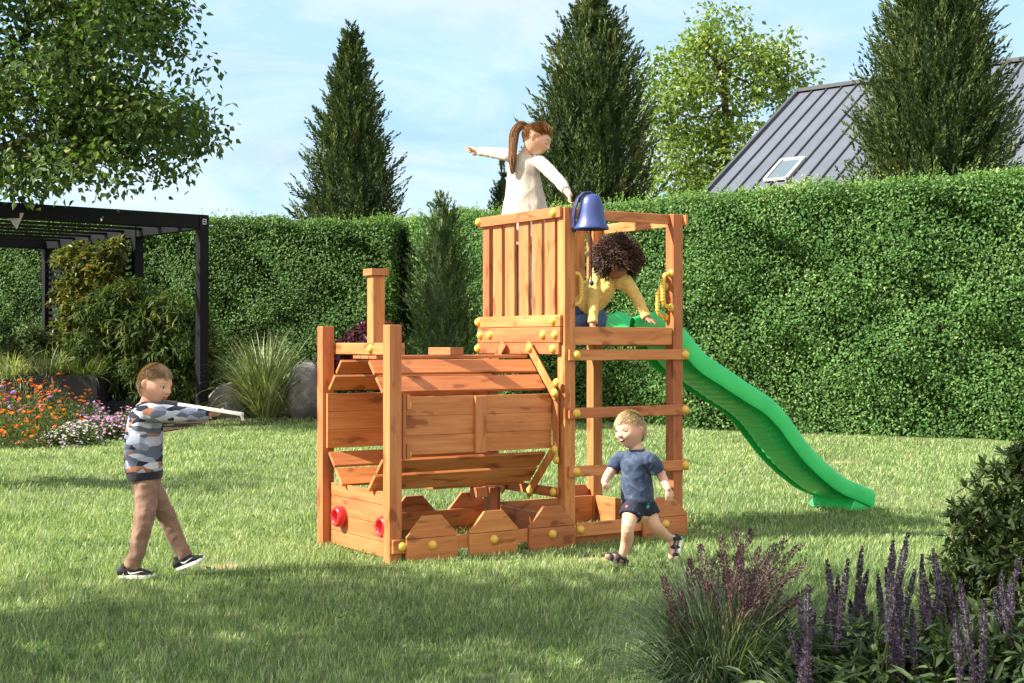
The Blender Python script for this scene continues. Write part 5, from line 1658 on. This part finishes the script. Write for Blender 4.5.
bl.limb([aR, aR + v3((.01, 0, -.03)), aR + v3((.07, -.01, -.045))], [.026, .026, .02]); bl.limb([aL, aL + v3((.01, 0, -.03)), aL + v3((.07, -.01, -.02))], [.026, .026, .02])
bl.build('body', M_SKIN, boy, O1, .0034, 2, hd.tint)
hd.hair('hair', hair_mat('dark_blond_hair', [(0, (.27, .175, .095)), (.5, (.36, .245, .14)), (1, (.48, .35, .215))]), boy, O1, 8000, .026, (.25, .75, .12), .17, .0024, .003, .50, .12, -.58, 1.02, jitter=.07)
M_CAMO, nt, b = new_mat('patterned_sweatshirt')
tc = nt.nodes.new('ShaderNodeTexCoord')
wob = tex_noise(nt, tc.outputs['Object'], 9, 2)
vadd = nt.nodes.new('ShaderNodeVectorMath'); vadd.operation = 'MULTIPLY_ADD'; nt.links.new(wob.outputs['Color'], vadd.inputs[0]); vadd.inputs[1].default_value = (.05, .05, .03); nt.links.new(tc.outputs['Object'], vadd.inputs[2])
vo = nt.nodes.new('ShaderNodeTexVoronoi'); vo.inputs['Scale'].default_value = 1.0; nt.links.new(mapping(nt, vadd.outputs[0], (13, 13, 34), (0, 0, 0), (0, .22, 0)).outputs[0], vo.inputs['Vector'])
sp0 = nt.nodes.new('ShaderNodeSeparateColor'); nt.links.new(vo.outputs['Color'], sp0.inputs[0])
r1 = ramp(nt, [(0, (.022, .026, .045)), (.17, (.11, .125, .18)), (.36, (.31, .34, .44)), (.58, (.50, .51, .58)), (.76, (.20, .225, .31)), (.90, (.40, .43, .53))], 'CONSTANT')
r2 = ramp(nt, [(0, (0, 0, 0)), (.86, (1, 1, 1))], 'CONSTANT')
nt.links.new(sp0.outputs[0], r1.inputs['Fac']); nt.links.new(sp0.outputs[1], r2.inputs['Fac'])
nt.links.new(mix_rgb(nt, r1.outputs[0], (.34, .135, .05), mathn(nt, 'MULTIPLY', r2.outputs[0], .85)), b.inputs['Base Color'])
b.inputs['Roughness'].default_value = .9; b.inputs['Specular IOR Level'].default_value = .15
cl = Blob()
cl.torso([(J(144.5, 473, Yb), .108, .092), (J(144, 468, Yb), .119, .100), (J(143.5, 455, Yb), .120, .102), (J(144, 435, Yb), .116, .100), (J(146, 418, Yb), .122, .086), (J(147.5, 408, Yb), .095, .062), (J(148, 404.5, Yb), .058, .050)], side1, 5, 26, False, False)
cl.limb([sR + v3((-.03, .05, .0)), sR, eR + v3((0, 0, -.004)), wR], [.054, .052, .043, .031], 5, 18, True, False)
cl.limb([sL + v3((-.03, -.05, .0)), sL, eL, wL], [.054, .052, .043, .031], 5, 18, True, False)
cl.build('sweatshirt', M_CAMO, boy, O1, .005, 4, None, .0055, 13, 1)
M_NAVY = mat_cloth('navy_rib', [(.3, (.012, .014, .026)), (.7, (.024, .027, .045))], 60)
cf = Blob()
cf.limb([wR - (wR - eR) * .16, wR + (wR - eR) * .02], [.034, .030], 3, 18, False, False); cf.build('cuff', M_NAVY, boy, O1, .004, 2)
cf = Blob(); cf.limb([wL - (wL - eL) * .45, wL + (wL - eL) * .05], [.036, .031], 3, 18, False, False); cf.build('cuff', M_NAVY, boy, O1, .004, 2)
cf = Blob(); cf.torso([(J(145, 479, Yb), .110, .094), (J(144.6, 471, Yb), .119, .101)], side1, 3, 26); cf.build('hem_band', M_NAVY, boy, O1, .004, 2)
cf = Blob(); cf.torso([(J(148, 406.5, Yb), .066, .056), (J(148.6, 401.5, Yb), .047, .044)], side1, 3, 22); cf.build('neck_band', M_NAVY, boy, O1, .004, 2)
M_BROWN = mat_cloth('brown_twill', [(.3, (.18, .105, .072)), (.7, (.27, .165, .118))], 22)
tr = Blob()
tr.torso([(J(147, 490, Yb), .086, .074), (J(146.5, 482, Yb), .088, .076), (J(145.5, 474, Yb), .080, .070)], side1, 4, 24, True, False)
tr.limb([hR + v3((.015, 0, -.02)), J(146, 503, Yb - .060), kR, J(138, 548, Yb - .10), J(131.5, 567.5, Yb - .10)], [.060, .062, .053, .046, .043], 5, 18, True, False)
tr.limb([hL + v3((-.005, 0, -.02)), J(159, 503, Yb + .060), kL, J(177, 540, Yb + .10), J(185.5, 557, Yb + .10)], [.058, .060, .051, .044, .041], 5, 18, True, False)
tr.build('trousers', M_BROWN, boy, O1, .005, 4, None, .006, 15, 5)
shoe('shoe', J(119.5, 578.5, Yb - .10), J(154.5, 578.5, Yb - .10), (0, 0, 1), .075, .062, M_BLACKSHOE, M_WHITE, boy, O1, swoosh=1)
shoe('shoe', J(177.5, 571, Yb + .10), J(206, 560.5, Yb + .08), (-.33, 0, 1), .075, .062, M_BLACKSHOE, M_WHITE, boy, O1, swoosh=1)
# the stick he holds
p0, p1 = J(167, 402.5, Yb - .06), J(243, 414.5, Yb - .16)
stick = empty('toy_stick', Vector(p0)); tag(stick, 'thin pale flat stick held level by the boy in the sweatshirt', 'toy stick')
MB().obox((0, 0, 0), Vector(p1 - p0), .018, .030).build('blade', mat_plain('pale_wood', (.58, .55, .50), .6, 0, .3, .08, 20), stick, .003)
dd_ = Vector(p1 - p0).normalized()
MB().obox(Vector((0, 0, -.002)) - dd_ * .03, dd_ * .07, .030, .038).build('grip', M_BLACKSHOE, stick, .006)
MB().obox(Vector(p1 - p0) - dd_ * .012, Vector(p1 - p0) - dd_ * .002 + Vector((.004, 0, -.035)), .012, .028, (1, 0, .2)).build('tip', mat_plain('pale_tip', (.5, .47, .42), .6), stick, .002)

# ------------------------------------------------------------------ 2. running toddler (faces left, towards the camera)
Yt = 8.38
O2 = (X_at(638, Yt), Yt, 0)
tod = empty('person', O2); tag(tod, 'laughing blond toddler in navy t-shirt and patterned shorts running past the tower', 'person')
hd = Head(J(630.5, 430, Yt), (-.70, -.72, -.06), (-.10, 0, 1), .222, skin=(.66, .38, .265), eyes='open', smile=1.0, brow=(.55, .38, .22), blush=.6)
bl = Blob()
sd2 = v3((.50, -.86, 0)); sd2 /= np.linalg.norm(sd2)
neck = J(636, 451, Yt + .01); hd.add_to(bl, neck, .036)
bl.torso([(J(639, 512, Yt), .080, .072), (J(638, 500, Yt), .078, .074), (J(636, 480, Yt), .080, .074), (J(635, 463, Yt), .086, .068), (J(636, 454, Yt), .07, .05), (J(636, 450, Yt), .04, .038)], sd2, 4, 22, True, True)
sA, eA, wA = J(620, 459, Yt + .07), J(609, 474, Yt + .04), J(604.5, 482, Yt - .06)
sB, eB, wB = J(650, 460, Yt - .08), J(661, 475, Yt - .05), J(668, 488.5, Yt - .10)
bl.limb([sA, eA, wA], [.034, .029, .021]); bl.limb([sB, eB, wB], [.034, .029, .021])
hand(bl, wA, (-.1, -.75, -.6), (.8, -.2, .25), .80, .95, .03, -1)
hand(bl, wB, (.12, -.25, -1), (-.35, 1, -.1), .84, .22, .10, 1)
hF, kF, aF = J(632, 508, Yt - .045), J(628, 527, Yt - .14), J(622, 556.5, Yt - .07)
hB, kB, aB = J(646, 508, Yt + .03), J(655, 525.5, Yt - .01), J(671, 539, Yt + .13)
bl.limb([hF, kF, (kF + aF) / 2 + v3((.012, .012, 0)), aF], [.057, .039, .036, .023]); bl.limb([hB, kB, (kB + aB) / 2 + v3((-.004, .01, -.005)), aB], [.057, .039, .036, .023])
# feet
htF, tpF = J(624, 563, Yt - .06), J(606, 558.5, Yt - .12)
bl.limb([aF, aF * .4 + htF * .6 + v3((0, 0, .006)), htF * .5 + tpF * .5 + v3((0, 0, .018)), tpF + v3((.010, 0, .010))], [.023, .026, .023, .017], 4)
htB, tpB = J(678, 540, Yt + .14), J(674.5, 559, Yt + .06)
nB = v3((-1, -.15, .15)) * .026
bl.limb([aB, htB + nB * .9, (htB + tpB) / 2 + nB, tpB + nB * .8 + v3((0, 0, .008))], [.023, .026, .023, .017], 4)
bl.build('body', M_SKIN, tod, O2, .0034, 2, hd.tint)
hd.hair('hair', hair_mat('light_blond_hair', [(0, (.46, .33, .18)), (.5, (.58, .44, .265)), (1, (.70, .57, .38))]), tod, O2, 8000, .028, (.15, .62, -.25), .17, .0024, .003, .52, .14, -.52, 1.02, jitter=.08)
M_TEE = mat_cloth('navy_jersey', [(.3, (.022, .034, .072)), (.55, (.042, .062, .115)), (.75, (.085, .115, .18))], 22, 160, .9, (1, 1, 1), 'LINEAR', 4, 1.0)
cl = Blob()
cl.torso([(J(637.5, 501.5, Yt), .105, .094), (J(637, 490, Yt), .102, .093), (J(636, 475, Yt), .094, .088), (J(635.5, 464, Yt), .096, .078), (J(636, 456, Yt), .080, .060), (J(635.5, 449.5, Yt), .046, .043)], sd2, 5, 26)
cl.limb([sA + v3((.04, -.02, 0)), sA, sA * .3 + eA * .7], [.044, .044, .043], 5, 18, True, False)
cl.limb([sB + v3((-.04, .02, 0)), sB, sB * .3 + eB * .7], [.044, .045, .046], 5, 18, True, False)
cl.build('t_shirt', M_TEE, tod, O2, .0045, 4, None, .0055, 15, 9)
M_SHORT, nt, b = new_mat('patterned_shorts')
tc = nt.nodes.new('ShaderNodeTexCoord'); vo = nt.nodes.new('ShaderNodeTexVoronoi'); vo.inputs['Scale'].default_value = 26; vo.inputs['Randomness'].default_value = 1
nt.links.new(tc.outputs['Object'], vo.inputs['Vector'])
rr = ramp(nt, [(0, (1, 1, 1)), (.30, (1, 1, 1)), (.34, (0, 0, 0))]); nt.links.new(vo.outputs['Distance'], rr.inputs['Fac'])
sp = nt.nodes.new('ShaderNodeSeparateColor'); nt.links.new(vo.outputs['Color'], sp.inputs[0])
rc = ramp(nt, [(0, (.010, .014, .030)), (.30, (.05, .32, .36)), (.48, (.62, .62, .60)), (.62, (.010, .014, .030)), (.74, (.62, .10, .09)), (.88, (.12, .25, .50))], 'CONSTANT'); nt.links.new(sp.outputs[0], rc.inputs['Fac'])
nt.links.new(mix_rgb(nt, (.010, .014, .030), rc.outputs[0], rr.outputs[0]), b.inputs['Base Color']); b.inputs['Roughness'].default_value = .85
sh = Blob()
sh.torso([(J(639, 508, Yt), .088, .078), (J(638.5, 504, Yt), .096, .088), (J(638, 496, Yt), .09, .085)], sd2, 4, 24, True, False)
sh.limb([hF + v3((.01, 0, .015)), hF * .52 + kF * .48], [.066, .067], 5, 20, True, False)
sh.limb([hB + v3((-.01, 0, .015)), hB * .5 + kB * .5], [.066, .067], 5, 20, True, False)
sh.build('shorts', M_SHORT, tod, O2, .0045, 4, None, .004, 16, 3)
shoe('sandal', J(625, 567, Yt - .06), J(604.5, 558.5, Yt - .12), v3((.25, 0, 1)), .066, .050, M_NAVYSHOE, mat_plain('grey_sole', (.30, .29, .28), .7), tod, O2, sole_t=.012, sandal=True)
shoe('sandal', J(682, 537, Yt + .14), J(677, 561.5, Yt + .06), v3((-1, -.15, .1)), .066, .050, M_NAVYSHOE, M_WHITE, tod, O2, sole_t=.012, sandal=True)

# ------------------------------------------------------------------ 3. girl on the tower, seen from behind, reaching for the bell
Yg = 9.90
O3 = (X_at(525, Yg), Yg, 1.409)
girl = empty('person', O3); tag(girl, 'ponytailed girl in a pale tunic standing on the tower with one arm stretched out', 'person')
hd = Head(J(536.5, 139.5, Yg - .02), (.84, -.20, -.42), (.38, .06, 1), .225, skin=(.62, .36, .25), eyes='down', brow=(.22, .11, .05))
hd2 = hd
bl = Blob()
sdg = v3((.92, -.40, 0)); sdg /= np.linalg.norm(sdg)
neck = J(524.5, 157, Yg); hd.add_to(bl, neck, .034)
zf = 1.409
bl.torso([(J(524, 224, Yg), .092, .075), (J(523, 205, Yg), .080, .068), (J(523, 180, Yg), .094, .070), (J(523, 163, Yg), .098, .06), (J(524, 156, Yg), .045, .04)], sdg, 4, 22, True, True)
sl_, el_, wl_ = J(508, 155, Yg + .04), J(494, 153, Yg + .22), J(479, 151.5, Yg + .36)
sr_, er_, wr_ = J(540, 163, Yg - .06), J(559, 181, Yg - .26), J(569.5, 195, Yg - .44)
bl.limb([sl_, el_, wl_], [.036, .029, .021]); bl.limb([sr_, er_, wr_], [.036, .029, .021])
hand(bl, wl_, (wl_ - el_) * v3((1, .6, 1)) + v3((-.03, 0, .02)), (-.1, -.5, -.9), 1.1, .10, .28, -1)
hand(bl, wr_, (.02, -.25, -1), (.9, -.3, .1), .9, .5, .05, 1)
for sx, dx in ((-1, -.06), (1, .06)):
    hip = v3(J(524, 224, Yg)) + sdg * dx
    bl.limb([hip, v3((hip[0] + .01, hip[1] - .02, zf + .40)), v3((hip[0], hip[1] + .01, zf + .06))], [.066, .046, .032])
bl.build('body', M_SKIN, girl, O3, .0036, 2, hd.tint)
M_AUB = hair_mat('auburn_hair', [(0, (.13, .050, .020)), (.5, (.25, .108, .042)), (.85, (.38, .19, .08)), (1, (.50, .29, .14))], .38)
back_pt = hd.to_local(J(527, 128, Yg - .02)[None])[0]
def combg(d):
    tgt = np.array([0.0, -.09, .045]); return tgt[None] - hd2.surf(d)
hd.hair('hair', M_AUB, girl, O3, 4600, .055, combg, .05, .004, .004, .44, -.02, -.5, 1.055, .10, 3, .45)
pt = Blob()
pp = [J(527.5, 127, Yg + .0), J(521, 125, Yg - .01), J(515, 132, Yg - .02), J(513, 145, Yg - .05), J(512.5, 160, Yg - .085), J(512.5, 175.5, Yg - .09)]
pv = Veg()
n = 1500
for j in range(n):
    pass
off = RNG.normal(size=(n, 3)) * .5
Vv, Tt, base_i = [], [], 0
Pc, _ = catmull(pp, [[0]] * len(pp), 4)
Pc = np.array(Pc); m_ = len(Pc)
rad = .034 * np.interp(np.linspace(0, 1, m_), [0, .15, .5, .8, 1], [.45, .8, 1.0, .8, .25])
for j in range(n):
    o_ = off[j]; o_ = o_ / max(1, np.linalg.norm(o_)); end = int(m_ * RNG.uniform(.72, 1.0))
    strand = Pc[:end] + o_[None] * rad[:end, None] + np.array([0, 0, 0])
    sdv = nrm(rand_dir(1))[0] * .0022
    for q in strand - np.array(O3): Vv += [q + sdv, q - sdv]
    for i in range(end - 1):
        a = base_i + 2 * i; Tt += [(a, a + 1, a + 3), (a, a + 3, a + 2)]
    pv._push(np.array(Vv), None, np.array(Tt), np.full(len(Vv), RNG.random())); Vv, Tt = [], []
pv.build('ponytail', M_AUB, girl)
pt = Blob(); pt.limb([J(527.5, 126.5, Yg), J(523.5, 125.2, Yg - .005)], [.013, .013], 3, 12); pt.build('hair_band', M_NAVY, girl, O3, .003, 2)
M_TUNIC = mat_cloth('pale_tunic', [(.3, (.40, .355, .31)), (.7, (.52, .47, .415))], 30)
cl = Blob()
cl.torso([(J(525, 246, Yg), .172, .118), (J(525, 235, Yg), .176, .120), (J(525, 214, Yg), .172, .118), (J(524.5, 195, Yg), .140, .104), (J(523.5, 177, Yg), .118, .088), (J(524, 165, Yg), .118, .078), (J(525, 158, Yg), .075, .058), (J(525.5, 154.5, Yg), .05, .046)], sdg, 5, 28)
cl.limb([sl_ + v3((.04, 0, -.02)), sl_, el_, wl_ - (wl_ - el_) * .06], [.050, .044, .036, .029], 5, 18, True, False)
cl.limb([sr_ + v3((-.04, .03, -.02)), sr_, er_, wr_ - (wr_ - er_) * .30], [.052, .046, .038, .033], 5, 18, True, False)
cl.build('tunic', M_TUNIC, girl, O3, .005, 4, None, .006, 11, 4, (1, 1, .6))
lg = Blob()
for sx, dx in ((-1, -.06), (1, .06)):
    hip = v3(J(524, 232, Yg)) + sdg * dx
    lg.limb([hip, v3((hip[0] + .01, hip[1] - .02, zf + .40)), v3((hip[0], hip[1] + .01, zf + .06))], [.082, .060, .046], 5, 18, True, False)
M_JEAN = mat_cloth('blue_denim', [(.3, (.035, .075, .16)), (.7, (.085, .15, .27))], 30)
M_GREYT = mat_cloth('grey_blue_leggings', [(.3, (.14, .16, .19)), (.7, (.22, .24, .28))], 30)
lg.build('leggings', M_GREYT, girl, O3, .005, 3, None, .003, 14, 2)
for dx in (-.06, .06):
    hip = v3(J(524, 232, Yg)) + sdg * dx
    shoe('shoe', v3((hip[0] - .02, hip[1] - .07, zf)), v3((hip[0] + .06, hip[1] + .11, zf)), (0, 0, 1), .07, .055, M_BLACKSHOE, M_WHITE, girl, O3)

# ------------------------------------------------------------------ 4. curly-haired child crawling out over the slide
def DW(u, v, z): return v3(PW(u, v, z))
O4 = tuple(DW(1.80, .50, 1.409))
kid = empty('person', O4); tag(kid, 'dark curly-haired child in yellow top and jeans crawling on the tower deck', 'person')
fwd = v3(UD) * .85 - v3(VD) * .50
Yc = DW(1.95, .42, 0)[1]
hd = Head(J(617, 265, Yc - .06), (.30, -.62, -.72), (.30, -.66, .68), .205, skin=(.36, .185, .115), eyes='down', brow=(.03, .02, .015), lip=(.32, .09, .075), blush=.15)
bl = Blob()
neck = J(610.5, 281, Yc + .03); hd.add_to(bl, neck, .034)
sdk = v3((.80, -.55, .12)); sdk /= np.linalg.norm(sdk)
hipc = J(582, 312, Yc + .14)
bl.torso([(hipc, .085, .075), (J(592, 301, Yc + .09), .082, .068), (J(603, 286, Yc + .05), .092, .068), (J(609, 279, Yc + .03), .085, .058), (J(611, 277, Yc + .03), .045, .04)], sdk, 4, 22, True, True)
s1_, e1_, w1_ = J(598, 272, Yc + .03), J(594, 295, Yc - .02), J(592.5, 322, Yc - .10)
s2_, e2_, w2_ = J(625, 281, Yc - .05), J(637, 298, Yc - .04), J(647.5, 319, Yc - .10)
w1_[2] = 1.44; 
bl.limb([s1_, e1_, w1_], [.034, .028, .021]); bl.limb([s2_, e2_, w2_], [.034, .028, .021])
hand(bl, w1_, (.35, -.6, -.35), (0, 0, -1), .88, .12, .1, -1)
hand(bl, w2_, (.75, -.5, -.28), (0, .1, -1), .88, .20, .12, -1)
for sg in (-1, 1):
    hp = hipc + sdk * .055 * sg; kn = v3((hp[0] + .10 - .03 * sg, hp[1] - .02 - .02 * sg, 1.470)); an = kn + v3(UD) * -.26 + v3((0, .05, -.018))
    bl.limb([hp, kn, an], [.060, .044, .030]); bl.limb([an, an + v3((-.05, .0, -.01))], [.028, .02])
bl.build('body', M_SKIN, kid, O4, .0036, 2, hd.tint)
# round mass of dark curls
M_CURL = hair_mat('dark_curly_hair', [(0, (.020, .009, .006)), (.55, (.052, .023, .014)), (.9, (.10, .046, .028)), (1, (.16, .08, .048))], .62)
hv = Veg(); ctr = hd.to_world(np.array([[0, -.028, .052]]))[0]
g = rand_dir(8500); lo = (g @ hd.U) ; fo = g @ hd.F
g = g[(fo < .62) | (lo > .25)]; lo = g @ hd.U; fo = g @ hd.F
g = g[(lo > -.62)]
n = len(g); R_ = .178 * hd.s * (1 + .05 * np.sin(g[:, 0] * 9 + g[:, 2] * 7) + RNG.normal(size=n) * .06)
start = ctr + g * (.074 * hd.s)
k = 9
ax1 = nrm(np.cross(g, rand_dir(n))); ax2 = np.cross(g, ax1); ph = RNG.uniform(0, 6.28, n)
T9 = np.linspace(0, 1, k)
S_arr = np.empty((n, k, 2, 3)); wv = ax1 * .0021
for i, t in enumerate(T9):
    a = ph + t * 11; rr_ = .0085 * (.3 + t)
    p = start + g * ((R_ - .074 * hd.s) * t)[:, None] + ax1 * (np.cos(a) * rr_)[:, None] + ax2 * (np.sin(a) * rr_)[:, None] + np.array([0, 0, -.016]) * t * t
    S_arr[:, i, 0] = p + wv; S_arr[:, i, 1] = p - wv
vv = (S_arr - np.array(O4)).reshape(-1, 3); i0 = np.arange(n)[:, None] * 2 * k
tt = np.concatenate([np.concatenate([i0 + [[2 * i, 2 * i + 1, 2 * i + 3]], i0 + [[2 * i, 2 * i + 3, 2 * i + 2]]]) for i in range(k - 1)])
hv._push(vv, None, tt, np.repeat(np.clip(RNG.random(n), 0, 1), 2 * k))
bmh = bmesh.new(); bmesh.ops.create_icosphere(bmh, subdivisions=4, radius=1)
cv = np.array([v.co[:] for v in bmh.verts]); ft = [tuple(v.index for v in f.verts) for f in bmh.faces]; bmh.free()
rad_ = .118 * hd.s * (1 + .06 * np.sin(cv[:, 0] * 8) * np.sin(cv[:, 1] * 9 + 1) * np.sin(cv[:, 2] * 7))
okv = ((cv @ hd.F) < .50) | ((cv @ hd.U) > .35)
okv &= (cv @ hd.U) > -.6
hv.raw(ctr + cv * rad_[:, None] - np.array(O4), [f for f in ft if okv[f[0]] and okv[f[1]] and okv[f[2]]], .08)
hv.build('hair', M_CURL, kid)
M_YEL = mat_cloth('yellow_jersey', [(.3, (.62, .46, .13)), (.7, (.76, .61, .22))], 30)
cl = Blob()
cl.torso([(J(585, 308, Yc + .12), .100, .088), (J(592, 300, Yc + .09), .102, .088), (J(601, 288, Yc + .05), .106, .082), (J(608, 279, Yc + .03), .098, .068), (J(611.5, 276, Yc + .025), .058, .048)], sdk, 5, 26)
cl.limb([s1_ + v3((.03, -.02, -.01)), s1_, e1_, w1_ - (w1_ - e1_) * .10], [.052, .049, .041, .033], 5, 18, True, False)
cl.limb([s2_ + v3((-.03, .02, -.01)), s2_, e2_, w2_ - (w2_ - e2_) * .08], [.052, .049, .039, .031], 5, 18, True, False)
cl.build('sweater', M_YEL, kid, O4, .0045, 4, None, .006, 13, 7)
jn = Blob()
jn.torso([(hipc + v3((-.035, .02, -.03)), .098, .09), (hipc, .102, .09), (J(588, 305, Yc + .11), .09, .08)], sdk, 4, 24, True, False)
for sg in (-1, 1):
    hp = hipc + sdk * .055 * sg; kn = v3((hp[0] + .10 - .03 * sg, hp[1] - .02 - .02 * sg, 1.475)); an = kn + v3(UD) * -.24 + v3((0, .05, -.012))
    jn.limb([hp, kn, an], [.078, .060, .048], 5, 18, True, False)
jn.build('jeans', M_JEAN, kid, O4, .005, 3, None, .005, 14, 8)
